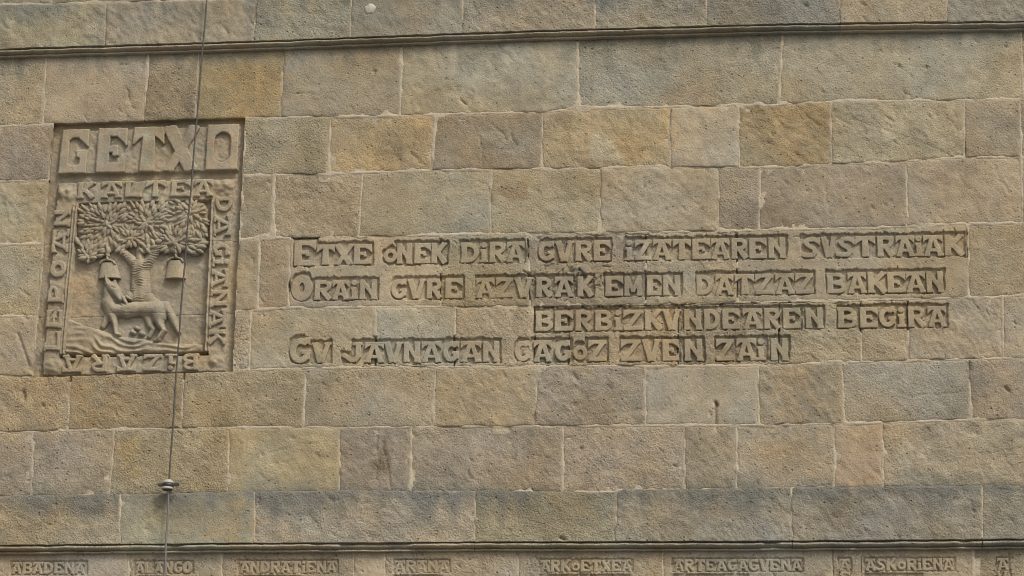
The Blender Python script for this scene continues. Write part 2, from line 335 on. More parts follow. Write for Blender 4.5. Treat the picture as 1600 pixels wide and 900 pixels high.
# solid piece with a carved top from a signed distance field
def solid(name, sdf, bbox, res, top, base, mat, parent, tintf=None, jit=0.0, seed=0, label=None):
    u0, u1, v0, v1 = bbox
    nu = max(3, int((u1-u0)/res)+2); nv = max(3, int((v1-v0)/res)+2)
    U, Vv = np.meshgrid(np.linspace(u0, u1, nu), np.linspace(v0, v1, nv))
    ru, rv = U[0, 1]-U[0, 0], Vv[1, 0]-Vv[0, 0]
    X, Y = proj(U, Vv, 0)
    d = sdf(U, Vv)
    if jit: d = d+jit*(smp(T_md, X, Y, seed*37, seed*91, 3.0)*.6+smp(T_hi, X, Y, seed*17, seed*7, 1.2)*.45)
    dc = (d[:-1, :-1]+d[1:, :-1]+d[:-1, 1:]+d[1:, 1:])/4
    K = dc < 0
    if not K.any(): return None
    used = np.zeros(d.shape, int)
    used[:-1, :-1] += K; used[1:, :-1] += K; used[:-1, 1:] += K; used[1:, 1:] += K
    bd = (used > 0) & (used < 4)
    gy, gx = np.gradient(d, rv, ru); g2 = np.maximum(np.hypot(gx, gy), .35)
    st = np.clip(d, -1.2*res, 1.2*res)
    U2 = np.where(bd, U-st*gx/g2**2, U); V2 = np.where(bd, Vv-st*gy/g2**2, Vv)
    dd = np.where(bd, 0.0, np.minimum(d, 0))
    H = top(U2, V2, -dd)
    idx = -np.ones(d.shape, int); sel = used > 0; n = sel.sum(); idx[sel] = np.arange(n)
    V = to_world(U2[sel], V2[sel], H[sel])
    j, i = np.nonzero(K)
    Q = np.stack([idx[j, i], idx[j, i+1], idx[j+1, i+1], idx[j+1, i]], -1)
    # side walls down to the bed
    Kp = np.pad(K, 1)
    E = []
    a = Kp[1:-1, 1:-1] & ~Kp[:-2, 1:-1]; jj, ii = np.nonzero(a); E.append(np.stack([idx[jj, ii], idx[jj, ii+1]], -1))
    a = Kp[1:-1, 1:-1] & ~Kp[2:, 1:-1]; jj, ii = np.nonzero(a); E.append(np.stack([idx[jj+1, ii+1], idx[jj+1, ii]], -1))
    a = Kp[1:-1, 1:-1] & ~Kp[1:-1, :-2]; jj, ii = np.nonzero(a); E.append(np.stack([idx[jj+1, ii], idx[jj, ii]], -1))
    a = Kp[1:-1, 1:-1] & ~Kp[1:-1, 2:]; jj, ii = np.nonzero(a); E.append(np.stack([idx[jj, ii+1], idx[jj+1, ii+1]], -1))
    E = np.concatenate(E)
    be = np.unique(E); mp = -np.ones(n, int); mp[be] = np.arange(len(be))
    Vt = V[be].copy(); Vb = V[be].copy(); Vb[:, 1] = -base
    s0 = n; s1 = n+len(be)
    Qs = np.stack([s1+mp[E[:, 0]], s1+mp[E[:, 1]], s0+mp[E[:, 1]], s0+mp[E[:, 0]]], -1)
    VV = np.concatenate([V, Vt, Vb]); QQ = np.concatenate([Q, Qs])
    tint = None
    if tintf is not None:
        xx, yy = proj(VV[:, 0], VV[:, 2]-ZC, 0); tint = tintf(xx, yy)
    o = mesh_obj(name, VV, QQ, mat, parent, tint)
    if label: o['label'] = label
    return o

# ------------------------------------------------------------------ the courses, traced as polylines (photo pixels)
XL, XR = -170, 1770
def pl(*pts):
    xs = [c[0] for c in pts]; ys = [c[1] for c in pts]
    s0 = (ys[1]-ys[0])/(xs[1]-xs[0]) if len(xs) > 1 else 0; s1 = (ys[-1]-ys[-2])/(xs[-1]-xs[-2])
    s0 = max(min(s0, .0), -.05); s1 = max(min(s1, 0), -.04)
    xs = [-400]+xs+[2000]; ys = [ys[0]-s0*(pts[0][0]+400)]+ys+[ys[-1]+s1*(2000-pts[-1][0])]
    return lambda x: np.interp(x, xs, ys)
Bm1 = pl((0, -90), (1600, -150))
B0 = pl((0, 7), (150, 4), (350, -1), (800, -16), (1600, -48))
UB = pl((0, 76), (450, 62), (800, 48.5), (1200, 37), (1600, 32))       # bottom arris of the upper band
UBE = pl((0, 94), (450, 82), (800, 71), (1200, 58), (1600, 51.5))     # where the wall begins
B1 = pl((0, 197), (80, 194), (400, 184), (620, 181), (700, 178), (850, 175.5), (905, 169), (1050, 167), (1200, 163), (1300, 159), (1600, 155))
B2 = pl((0, 283), (80, 281), (385, 274), (560, 270), (670, 266), (935, 263), (1000, 260), (1100, 262), (1190, 261), (1300, 257), (1400, 253), (1450, 249), (1500, 246), (1600, 245))
B3 = pl((0, 382), (75, 381), (375, 374.5), (425, 372), (560, 370), (700, 366.5), (800, 365), (1000, 363), (1200, 359.5), (1300, 357), (1400, 354), (1500, 349.5), (1600, 348))
B4 = pl((0, 494), (60, 493), (365, 486), (450, 481), (600, 479.5), (800, 479.5), (1000, 477), (1200, 472.5), (1300, 470), (1420, 467), (1515, 465), (1600, 461.5))
B5 = pl((0, 587), (50, 588), (365, 579), (480, 575), (700, 573), (1000, 572), (1180, 571), (1310, 567), (1400, 564), (1500, 561.5), (1600, 559.5))
B6 = pl((0, 676), (100, 673), (360, 668), (530, 668), (850, 665.5), (1200, 664), (1320, 662), (1400, 660), (1500, 656.5), (1600, 655))
B7 = pl((0, 773.5), (200, 771), (400, 767), (530, 765), (800, 766), (955, 768), (975, 764), (1100, 763), (1200, 761), (1400, 759), (1600, 757))
LB = pl((0, 851), (400, 848), (800, 846), (1200, 845), (1600, 841.5))
LBE = pl((0, 870.5), (400, 867), (800, 866), (1200, 863.5), (1600, 861))
B9 = pl((0, 935), (1600, 930)); B10 = pl((0, 1020), (1600, 1018))
VX, VY = 880.0, -9250.0
def vx(x, y0, y):          # follow the wall's true vertical through (x, y0)
    return VX+(x-VX)*(y-VY)/(y0-VY)
PAN = [(84, 190), (382, 181.5), (361, 590), (52, 596)]
def pan_left(y): return np.interp(y, [190, 275, 350, 425, 495, 596], [84, 77, 70.7, 63, 57, 52])
def pan_right(y): return np.interp(y, [181, 590], [382, 361])
RA = [(-75, -75, 't'), (72, 66, 't'), (231, 225, 'm'), (310, 305, 'y'), (444, 438, 'o'), (626, 624, 'm'), (902, 902, 'g'), (1223, 1216, 'g'), (1595, 1599, 'g'), (1800, 1800, 't')]
rows = []
def row(name, top, bot, items, **kw): rows.append((name, top, bot, items, kw))
# items: (left joint x at top, at bottom, tint) ... right neighbour's joint closes the stone
def chain(*it):
    out = []
    for i in range(len(it)-1):
        a, b = it[i], it[i+1]
        out.append((a[0], a[1], b[0], b[1], a[2]))
    return out
row('Z', Bm1, B0, chain((XL, XL, 'k'), (80, 80, 'k'), (330, 330, 't'), (640, 640, 'k'), (860, 860, 't'), (1180, 1180, 'k'), (1420, 1420, 'k'), (XR, XR, 'k')), h=.020, res=6, zone='none')
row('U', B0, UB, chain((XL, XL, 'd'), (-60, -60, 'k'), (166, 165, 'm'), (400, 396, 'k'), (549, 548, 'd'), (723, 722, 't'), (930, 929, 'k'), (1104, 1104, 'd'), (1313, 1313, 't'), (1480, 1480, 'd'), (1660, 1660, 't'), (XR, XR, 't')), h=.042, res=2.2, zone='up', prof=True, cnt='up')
row('A', lambda x: UBE(x)-6, B1, chain((XL, XL, 't'), (72, 66, 't'), (231, 225, 'm'), (310, 305, 'o'), (444, 438, 'm'), (626, 624, 'g'), (902, 902, 'g'), (1223, 1216, 'g'), (1595, 1599, 't'), (XR, XR, 't')))
row('Bl', B1, B2, [(XL, XL, -40, -40, 't'), (-40, -40, 84, 76.5, 'b')]); row('Br', B1, B2, [(382, 377.5, 515, 511, 'g'), (516, 512, 679, 674, 'o'), (680, 675, 848, 845, 'B'), (848, 845, 1047, 1047, 'o'), (1047, 1047, 1152, 1155, 'g'), (1152, 1155, 1298, 1299, 'O'), (1298, 1299, 1506, 1507, 'y'), (1506, 1507, 1594, 1595, 't'), (1594, 1595, XR, XR, 't')])
row('Cl', B2, B3, [(XL, XL, -90, -90, 'm'), (-90, -90, 76.5, 68, 'y')]); row('Cr', B2, B3, [(377.5, 372.5, 427, 425, 'b'), (427, 426, 566, 559, 't'), (566, 559, 767, 766, 'g'), (767, 766, 938, 937, 'y'), (938, 937, 1123, 1122, 't'), (1123, 1122, 1186, 1186, 't'), (1186, 1186, 1415, 1417, 'm'), (1415, 1417, 1595, 1598, 't'), (1595, 1598, XR, XR, 't')])
row('Dl', B3, B4, [(XL, XL, -30, -30, 't'), (-30, -30, 68, 57, 'y')]); row('Dr', B3, B4, [(372.5, 366.5, 405, 401, 'b'), (405, 401, 453, 450, 'm'), (453, 450, 689, 688, 't'), (689, 688, 824, 828, 't'), (824, 828, 1009, 1009, 'm'), (1009, 1009, 1151, 1152, 't'), (1151, 1152, 1511, 1513, 't'), (1511, 1513, XR, XR, 'm')], res=1.05)
row('El', B4, B5, [(XL, XL, -100, -100, 't'), (-100, -100, 57, 52.5, 'b')]); row('Er', B4, B5, [(366.5, 361.5, 391, 389, 't'), (391, 389, 587, 586, 'y'), (587, 586, 711, 709, 'g'), (711, 709, 835, 835, 't'), (835, 835, 889, 889, 't'), (889, 889, 1060, 1060, 'o'), (1060, 1060, 1217, 1217, 't'), (1217, 1217, 1345, 1345, 'm'), (1345, 1345, 1418, 1419, 'o'), (1418, 1419, 1566, 1568, 't'), (1566, 1568, XR, XR, 't')], res=1.05)
row('F', B5, B6, chain((XL, XL, 't'), (-35, -35, 'o'), (110, 105, 'O'), (287, 283, 'o'), (477, 473, 't'), (680, 677, 'o'), (841, 834, 'b'), (1007, 1008, 'g'), (1184, 1185, 'b'), (1315, 1318, 'g'), (1514, 1516, 't'), (XR, XR, 't')))
row('G', B6, lambda x: B7(x)+3, chain((XL, XL, 't'), (52, 49, 'm'), (179, 170, 'y'), (357, 355, 'y'), (531, 529, 'B'), (642, 640, 'b'), (879, 878, 't'), (1069, 1070, 'b'), (1150, 1151, 't'), (1303, 1303, 'o'), (1379, 1379, 't'), (1640, 1641, 't'), (XR, XR, 't')))
row('L', B7, LB, chain((XL, XL, 't'), (-20, -20, 't'), (187, 186, 'k'), (398, 397, 'g'), (742, 741, 'k'), (964, 961, 'd'), (1236, 1238, 'd'), (1534, 1535, 'd'), (1690, 1690, 'd'), (XR, XR, 'd')), h=.042, res=2.2, zone='low', prof=True, cnt='low')
row('N', lambda x: LBE(x)-6, B9, chain((XL, XL, 't'), (-40, -40, 't'), (200, 200, 't'), (345, 345, 't'), (552, 552, 't'), (600, 600, 't'), (808, 808, 'm'), (1035, 1035, 'k'), (1300, 1300, 'm'), (1345, 1345, 't'), (1520, 1520, 'm'), (XR, XR, 't')), res=1.25, zone='names')
row('P', B9, B10, chain((XL, XL, 't'), (120, 120, 't'), (400, 400, 't'), (700, 700, 'm'), (900, 900, 'm'), (1200, 1200, 'k'), (1500, 1500, 'm'), (XR, XR, 't')), res=6, zone='none')

# ------------------------------------------------------------------ inscriptions (photo positions of every letter)
def bl(x, x0, y0, x1, y1): return y0+(y1-y0)*(x-x0)/(x1-x0)
L1b = lambda x: bl(x, 460, 413.8, 1500, 398.5); L1t = lambda x: bl(x, 460, 383.3, 1500, 366.8)
L2b = lambda x: bl(x, 490, 468, 1470, 455.7); L2t = lambda x: bl(x, 490, 438.3, 1470, 424)
L3b = lambda x: bl(x, 840, 517, 1479, 509.8); L3t = lambda x: bl(x, 840, 486, 1479, 478.5)
L4b = lambda x: bl(x, 500, 566, 1230, 562.3); L4t = lambda x: bl(x, 500, 535.5, 1230, 528.5)
LINES = [
 ('first', L1t, L1b, [[('E', 460, 492, 376, 414.5), ('T', 495, 522), ('X', 523, 552), ('E', 553, 580)], [('o', 599, 621), ('N', 621, 643), ('E', 648, 672), ('K', 675, 697)],
   [('D', 720, 749), ('i', 750, 762), ('R', 765, 790), ('A', 792, 819)], [('G', 841, 866), ('V', 868, 895), ('R', 899, 925), ('E', 928, 953)],
   [('i', 976, 990), ('Z', 992, 1017), ('A', 1020, 1048), ('T', 1052, 1079), ('E', 1082, 1109), ('A', 1111, 1139), ('R', 1143, 1168), ('E', 1171, 1197), ('N', 1201, 1227)],
   [('S', 1252, 1281), ('V', 1284, 1306), ('S', 1307, 1335), ('T', 1337, 1367), ('R', 1371, 1397), ('A', 1400, 1428), ('i', 1429, 1442), ('A', 1443, 1473), ('K', 1476, 1506)]]),
 ('second', L2t, L2b, [[('O', 455, 488, 430, 469.5), ('R', 491, 518), ('A', 520, 544), ('i', 547, 559), ('N', 562, 589)], [('G', 611, 635), ('V', 637, 664), ('R', 667, 690), ('E', 696, 722)],
   [('A', 744, 772), ('Z', 775, 801), ('V', 804, 832), ('R', 838, 862), ('A', 867, 895), ('K', 903, 926)], [('E', 946, 973), ('M', 976, 1002), ('E', 1012, 1033), ('N', 1036, 1063)],
   [('D', 1088, 1114), ('A', 1118, 1145), ('T', 1149, 1178), ('Z', 1180, 1208), ('A', 1212, 1240), ('Z', 1243, 1271)], [('B', 1292, 1322), ('A', 1325, 1353), ('K', 1356, 1385), ('E', 1387, 1414), ('A', 1416, 1445), ('N', 1448, 1474)]]),
 ('third', L3t, L3b, [[('B', 837, 864), ('E', 867, 894), ('R', 899, 925), ('B', 930, 956), ('i', 959, 972), ('Z', 974, 1004), ('K', 1008, 1034), ('V', 1036, 1063), ('N', 1069, 1096), ('D', 1100, 1125), ('E', 1129, 1155), ('A', 1161, 1190), ('R', 1194, 1219), ('E', 1224, 1250), ('N', 1259, 1286)],
   [('B', 1309, 1339), ('E', 1344, 1371), ('G', 1373, 1399), ('i', 1402, 1415), ('R', 1419, 1446), ('A', 1450, 1478)]]),
 ('fourth', L4t, L4b, [[('G', 452, 485, 528, 567.5), ('V', 487, 516)], [('J', 536, 566), ('A', 570, 599), ('V', 600, 628), ('N', 631, 656), ('A', 659, 689), ('G', 692, 717), ('A', 720, 751), ('N', 755, 780)],
   [('G', 804, 828), ('A', 834, 861), ('G', 867, 891), ('o', 895, 918), ('Z', 919, 947)], [('Z', 970, 1001), ('V', 1004, 1031), ('E', 1036, 1060), ('N', 1070, 1098)], [('Z', 1119, 1147), ('A', 1151, 1181), ('i', 1182, 1196), ('N', 1205, 1231)]]),
]
def spread(txt, x0, x1):
    w = [0.5 if c == 'i' else (.95 if c == 'o' else 1.) for c in txt]; tot = sum(w); out = []; x = x0
    for c, k in zip(txt, w):
        s = (x1-x0)*k/tot; out.append((c, x+.4, x+s-.9)); x += s
    return out
Nt = lambda x: bl(x, 0, 878.5, 1600, 872); Nb = lambda x: bl(x, 0, 897, 1600, 890.5)
NAMES = [('ABADENA', 18, 133), ('ALANGO', 211, 300), ('ANDRATiENA', 374, 526), ('ARANA', 616, 702), ('ARKoETXEA', 844, 987), ('ARTEAGAGVENA', 1052, 1253), ('A', 1311, 1328), ('ASKoRiENA', 1352, 1490), ('A', 1558, 1576)]
NAME_WORDS = ['leftmost of the names under the lower moulding', 'name crossed by the hanging cable', 'name right of the cable, under the lower moulding', 'five letter name under the patched moulding', 'name right of the five letter one', 'longest name under the lower moulding',
  'single letter over another, left of the last long name', 'rightmost of the long names', 'single letter at the lower right corner']

# pocket raster (signed distance to the sunk fields round the words), half pixel steps
RX0, RY0, RS = 440, 355, 2
RW, RH = (1530-RX0)*RS, (585-RY0)*RS
PK = np.full((RH, RW), 50.0)
gy, gx = np.mgrid[0:RH, 0:RW]; GXp = RX0+gx/RS; GYp = RY0+gy/RS
def pk_box(R, GX, GY, ox, oy, rs, x0, x1, y0, y1, rr, rnd=False):
    i0 = max(0, int((x0-14-ox)*rs)); i1 = min(R.shape[1], int((x1+14-ox)*rs)); j0 = max(0, int((y0-14-oy)*rs)); j1 = min(R.shape[0], int((y1+14-oy)*rs))
    X = GX[j0:j1, i0:i1]; Y = GY[j0:j1, i0:i1]; cx_, cy_ = (x0+x1)/2, (y0+y1)/2; hx, hy = (x1-x0)/2, (y1-y0)/2
    if rnd:
        k = np.hypot((X-cx_)/hx, (Y-cy_)/hy); d = (k-1)*min(hx, hy)
    else:
        dx = np.abs(X-cx_)-(hx-rr); dy = np.abs(Y-cy_)-(hy-rr)
        d = np.hypot(np.maximum(dx, 0), np.maximum(dy, 0))+np.minimum(np.maximum(dx, dy), 0)-rr
    R[j0:j1, i0:i1] = np.minimum(R[j0:j1, i0:i1], d)
LT = []
for (nm_, tf, bf, words) in LINES:
    for w in words:
        for k, L in enumerate(w):
            ch, x0, x1 = L[:3]; xc = (x0+x1)/2
            yt, yb = (L[3], L[4]) if len(L) > 3 else (tf(xc), bf(xc))
            if ch == 'o': yt += 6; yb -= 1; rnd = True
            else: rnd = ch in 'O' or (ch == 'G' and k == 0)
            xa = x0-(2.8 if k == 0 else 4.5); xb = x1+(3.2 if k == len(w)-1 else 4.5)
            if ch == 'J':
                pk_box(PK, GXp, GYp, RX0, RY0, RS, x0-3, xb, yt+13, yb+2.2, 3); pk_box(PK, GXp, GYp, RX0, RY0, RS, x0+12, xb, yt-5, yb, 2); continue
            if ch == 'o': pk_box(PK, GXp, GYp, RX0, RY0, RS, x0-3, x1+3, yt-5, yb+3, 3, True)
            else: pk_box(PK, GXp, GYp, RX0, RY0, RS, xa, xb, yt-(5.0 if not rnd else 5.5), yb+2.2, 2.0 if not rnd else 3, rnd)
            if rnd and ch != 'o': pk_box(PK, GXp, GYp, RX0, RY0, RS, xc, xb, yt+4, yb, 2)
fr = smp(T_vt, GXp*1.0, GYp*1.0)*0.75+smp(T_md, GXp, GYp, 11, 7, 1.6)*.5
PK = PK+fr*np.where(PK < 6, 1, 1)
# names raster
QX0, QY0 = -10, 862
QW, QH = (1610-QX0)*RS, (912-QY0)*RS
PN = np.full((QH, QW), 50.0); gy, gx = np.mgrid[0:QH, 0:QW]; NXp = QX0+gx/RS; NYp = QY0+gy/RS
for (txt, a, b) in NAMES:
    pk_box(PN, NXp, NYp, QX0, QY0, RS, a-3, b+3, Nt((a+b)/2)-2.4, Nb((a+b)/2)+1.2, 1.5)
for (a, b) in ((60, 118), (215, 262), (376, 470), (846, 985), (1054, 1170), (1354, 1442), (618, 690)):
    pk_box(PN, NXp, NYp, QX0, QY0, RS, a-3, b, Nb((a+b)/2)+4, Nb((a+b)/2)+16, 1.5)
for (a, b) in ((1308, 1327), (1560, 1578)): pk_box(PN, NXp, NYp, QX0, QY0, RS, a-2, b+2, Nb(a)-1, Nb(a)+20, 1.5)
PN = PN+smp(T_vt, NXp, NYp, 300, 10)*.55
def rsmp(R, ox, oy, x, y, fill=50.):
    X = (np.asarray(x)-ox)*RS; Y = (np.asarray(y)-oy)*RS
    ok = (X > 0) & (Y > 0) & (X < R.shape[1]-1.01) & (Y < R.shape[0]-1.01)
    Xc = np.clip(X, 0, R.shape[1]-1.01); Yc = np.clip(Y, 0, R.shape[0]-1.01)
    i = Xc.astype(int); j = Yc.astype(int); fx = Xc-i; fy = Yc-j
    z = (R[j, i]*(1-fx)+R[j, i+1]*fx)*(1-fy)+(R[j+1, i]*(1-fx)+R[j+1, i+1]*fx)*fy
    return np.where(ok, z, fill)
POCK, NPOCK = 0.0155, 0.0090
def pocket(x, y, zone, soft=0.4):
    if zone == 'names':
        s = rsmp(PN, QX0, QY0, x, y); return -NPOCK*(1-sstep(-soft, soft, s))
    s = rsmp(PK, RX0, RY0, x, y); return -POCK*(1-sstep(-soft, soft, s))

# scratches, cracks, pits: (x0,y0,x1,y1,width px,depth m)
MARKS = [(28, 521, 46, 572, 2.2, .012), (36, 612, 37, 623, 4.2, .02), (448, 145, 497, 148, 1.1, .006), (718, 154, 728, 163, 1.8, .012), (583, 110, 586, 112, 2.5, .012),
 (736, 183, 752, 225, 1.0, .006), (752, 225, 754, 262, 1.0, .006), (589, 672, 590, 762, 1.3, .008), (599, 690, 611, 762, 1.7, .010), (732, 735, 736, 748, 1.5, .010),
 (1117, 628, 1120, 634, 3.0, .016), (1120, 634, 1119, 655, 1.0, .005), (723, 626, 728, 640, 1.6, .008), (186, 101, 201, 102, 1.6, .008), (1215, 100, 1218, 135, 1.4, .006),
 (1290, 285, 1296, 345, 1.1, .005), (1550, 255, 1575, 300, 1.2, .006), (1330, 185, 1440, 222, 1.3, .005), (1308, 184, 1330, 196, 1.2, .005), (1440, 222, 1480, 240, 1.2, .005),
 (404, 712, 470, 697, 1.1, .004), (400, 730, 466, 718, 1.0, .003), (1404, 102, 1406, 104, 2.5, .012), (1571, 72, 1573, 74, 2.4, .012), (1447, 105, 1449, 106, 2, .01),
 (66, 632, 68, 634, 2.5, .014), (907, 700, 909, 701, 2.5, .012), (1053, 727, 1057, 729, 2.4, .012), (1520, 797, 1523, 800, 2.4, .012), (354, 173, 380, 160, 1.2, .006),
 (185, 170, 190, 176, 2.0, .01), (205, 166, 210, 170, 2.0, .01), (640, 238, 655, 248, 1.6, .008), (648, 250, 665, 258, 1.4, .006), (645, 225, 640, 246, 1.1, .004),
 (895, 443, 905, 420, 2.0, .012), (905, 420, 922, 440, 2.0, .012), (820, 425, 845, 438, 1.6, .010), (918, 440, 960, 425, 1.2, .006), (840, 372, 860, 365, 1.3, .006),
 (850, 415, 880, 412, 1.3, .006), (460, 695, 520, 690, 1.0, .003), (785, 580, 790, 590, 2.2, .008), (895, 650, 1005, 641, 1.0, .003), (1420, 619, 1500, 613, 1.3, .005), (1185, 765, 1236, 805, 1.4, .006),
 (1110, 15, 1180, 7, 1.1, .004), (690, 22, 722, 40, 1.3, .004), (1570, 605, 1577, 612, 2.5, .012), (1258, 7, 1262, 10, 2.5, .012), (1345, 5, 1352, 9, 2.5, .01), (35, 455, 45, 462, 2, .008),
 (405, 778, 403, 790, 2, .01), (875, 840, 882, 843, 3, .02), (1600, 700, 1500, 712, 1.1, .003), (1240, 370, 1350, 372, 1.4, .006), (1000, 378, 1005, 384, 2, .01), (240, 790, 270, 800, 1.4, .006)]
_r = np.random.default_rng(77)
for _k in range(520):
    _x, _y = _r.uniform(-20, 1620), _r.uniform(0, 900)
    if 370 < _y < 575 and 440 < _x < 1520 and _r.random() < .8: continue
    _a = math.radians(_r.normal(50, 14)); _l = _r.uniform(2, 9) if _r.random() < .85 else _r.uniform(9, 26)
    MARKS.append((_x, _y, _x+_l*math.cos(_a), _y+_l*math.sin(_a), _r.uniform(1.0, 1.9), _r.uniform(.003, .009)))
for _k in range(60):
    _x, _y = _r.normal(890, 32), _r.normal(434, 12); _a = _r.uniform(0, 3.1); _l = _r.uniform(2, 10)
    MARKS.append((_x, _y, _x+_l*math.cos(_a), _y+_l*math.sin(_a), _r.uniform(1.2, 2.2), _r.uniform(.004, .010)))
def marks(x, y):
    z = np.zeros(np.shape(x)); wob = smp(T_md, x, y, 70, 30, 2.0)*1.3
    x0, x1, y0, y1 = x.min(), x.max(), y.min(), y.max()
    for (a, b, c, d_, w, dep) in MARKS:
        if max(a, c) < x0-6 or min(a, c) > x1+6 or max(b, d_) < y0-6 or min(b, d_) > y1+6: continue
        dd, _ = sd_caps(x+wob*(w < 2), y+wob*(w < 2)*.6, a, b, c, d_, 0, 0)
        z -= dep*np.exp(-(dd/(w*.75))**2)
    return z
def relief(x, y, k, rough):
    r = np.random.default_rng(k); ox, oy = r.integers(0, 1000, 2); tilt = r.normal(0, .0010); am = rough*r.uniform(.55, 1.5)
    dg = T_dg if r.random() < .7 else T_dg2
    z = .0012*smp(T_lo, x, y, ox, oy)+am*(.0006*smp(T_md, x, y, oy, ox)+.0004*smp(T_md2, x, y, ox, oy)+.0005*smp(dg, x, y, ox, oy, .8)+.0007*smp(T_hi, x, y, oy, ox, .6))
    pt = smp(T_pit, x, y, oy, ox+50, .8); z -= am*.006*sstep(2.6, 3.6, pt)
    # flat, broken shells where the face has spalled
    sp = smp(T_md, x, y, ox+333, oy+100, .55); z -= am*.0020*sstep(1.1, 1.5, sp)
    return z

# ------------------------------------------------------------------ the things
wall = thing('stone_wall', 'ashlar facade of tan sandstone blocks with pale mortar joints, carved with a relief and an inscription', 'wall')
band_up = thing('string_course', 'projecting stone band with a rounded moulding running along the top edge of the view', 'cornice', 'moulded bands across the facade')
band_lo = thing('string_course', 'projecting soot stained stone band with a rounded moulding below the inscription, behind the cable clamp', 'cornice', 'moulded bands across the facade')
TR = np.zeros((600, 1000, 3)); TR[:] = TN['t']
JR = np.zeros((1240, 2000))      # distance to the nearest joint, one photo pixel per cell
def axis(L, res, edge=(0, .7, 1.6, 3.2)):
    n = max(4, int(L/res)); a = np.linspace(0, 1, n+1); e = np.array(edge)/L
    a = a[(a > e[-1]*1.3) & (a < 1-e[-1]*1.3)]
    return np.concatenate([e, a, 1-e[::-1]])
kk = 0
for (rname, top, bot, items, kw) in rows:
    h0 = kw.get('h', 0.0); res = kw.get('res', 2.0); zone = kw.get('zone', 'main')
    for (lt, lb, rt_, rb, tc) in items:
        kk += 1; r = np.random.default_rng(500+kk)
        gap = .8 if zone in ('up', 'low') else 1.3
        if lt < -165: gap_l = 0
        xm = (lt+rt_)/2; Wd = rt_-lt; Hd = bot(xm)-top(xm)
        s = axis(Wd, res); t = axis(Hd, res)
        Sg, Tg = np.meshgrid(s, t)
        tp = gap if rname not in ('A', 'N') else 0; bt_ = gap if not kw.get('prof') else 0
        x = (lt+(lb-lt)*Tg+gap)*(1-Sg)+(rt_+(rb-rt_)*Tg-gap)*Sg
        if rname == 'U' or rname == 'L': ggt = .8
        y = (top(x)+(gap if rname not in ('A', 'N') else 0))*(1-Tg)+(bot(x)-(gap if not kw.get('prof') else 0))*Tg
        # uneven arrises
        el = Sg*Wd; er = (1-Sg)*Wd; et = Tg*Hd; eb = (1-Tg)*Hd
        wa = smp(T_md, x, y, kk*53, kk*31, 1.0); wb = smp(T_md, x, y, kk*13, kk*71, 1.3)
        x = x+.55*wa*(np.exp(-el/5)+np.exp(-er/5)); y = y+.5*wb*(np.exp(-et/5)+(np.exp(-eb/5) if not kw.get('prof') else .35*np.exp(-eb/4)))
        dm = np.minimum(np.minimum(el, er), np.minimum(et, eb if not kw.get('prof') else 99+eb))
        off = r.normal(0, .0016)
        rough = {'names': .8, 'up': 1.3, 'low': 1.15}.get(zone, 1.0)
        if rname in ('Dr',): rough = .75
        h = h0+off+r.normal(0, .0012)*(Sg-.5)*2+relief(x, y, kk, rough)+marks(x, y)-.0030*np.exp(-dm/1.3)-.0010*np.exp(-dm/5.0)
        if rname in ('Dr', 'Er', 'N'): h = h+pocket(x, y, zone)*(1+.10*smp(T_md, x, y, 5, 5, 1.5))
        u, v = unproj(x, y, h0)
        if kw.get('prof'):
            # moulding: undercut, torus, groove, fillet, undercut
            pr = [(0, -.003), (-.0005, -.030), (-.0060, -.030)]+[(-.0065-.027*i/10, -.018+.020*math.sin(math.pi*i/10)**.7-.008*(i/10)**2) for i in range(1, 10)]+[(-.0340, -.036), (-.0400, -.036), (-.0405, -.020), (-.0490, -.021), (-.0495, -.058)]
            ub = u[-1]; vb = v[-1]; hb_ = np.full(len(ub), h0); xb = x[-1]; yb = y[-1]
            ex_u, ex_v, ex_h = [], [], []
            chip = np.clip(smp(T_md, xb, yb*0+kk*9, 77, 5, .55)-1.3, 0, 1.2)
            if zone == 'low': chip = np.maximum(chip, 1.0*(1-sstep(44, 52, np.abs(xb-578))))
            for (dv, dh) in pr:
                dhh = dh+(.045-h0)
                torus = -.0339 < dv < -.0062
                hh = h0+dh
                wob = .0010*smp(T_md, xb, yb+dv*800, 9, 3, .6)+.0007*smp(T_hi, xb, yb+dv*900, 9, 3, .7)
                hh = hh+(wob if dh > -.05 else 0)-(chip*.014 if torus else 0)
                ex_u.append(ub); ex_v.append(vb+dv+.0007*smp(T_md, xb, yb, 200, 9, .5)); ex_h.append(hh+0*ub)
            ex_u = np.array(ex_u); ex_u[:, 0] -= .65*PX; ex_u[:, -1] += .65*PX
            u = np.vstack([u, ex_u]); v = np.vstack([v, ex_v]); h = np.vstack([h, ex_h])
        V = to_world(u, v, h).reshape(-1, 3)
        nr, nc = u.shape
        id_ = np.arange(nr*nc).reshape(nr, nc)
        Q = np.stack([id_[1:, :-1], id_[1:, 1:], id_[:-1, 1:], id_[:-1, :-1]], -1).reshape(-1, 4)
        ring = np.concatenate([id_[0, :], id_[1:, -1], id_[-1, -2::-1], id_[-2:0:-1, 0]])
        Vr = V[ring]; Vk = Vr.copy(); Vk[:, 1] = .14
        n0 = len(V); n1 = n0+len(ring); a = np.arange(len(ring)); b = (a+1) % len(ring)
        Qs = np.stack([n0+b, n0+a, n1+a, n1+b], -1)
        VV = np.concatenate([V, Vr, Vk]); QQ = np.concatenate([Q, Qs])
        xx, yy = proj(VV[:, 0], VV[:, 2]-ZC, h0)
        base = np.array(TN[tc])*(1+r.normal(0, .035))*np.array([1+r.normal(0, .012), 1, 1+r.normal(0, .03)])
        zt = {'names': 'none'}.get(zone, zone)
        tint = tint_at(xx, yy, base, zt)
        o = mesh_obj('stone', VV, QQ, M_STONE, {'up': band_up, 'low': band_lo}.get(zone, wall), tint, amp=float(r.uniform(.45, 1.5))*(.8 if rname == 'Dr' else 1))
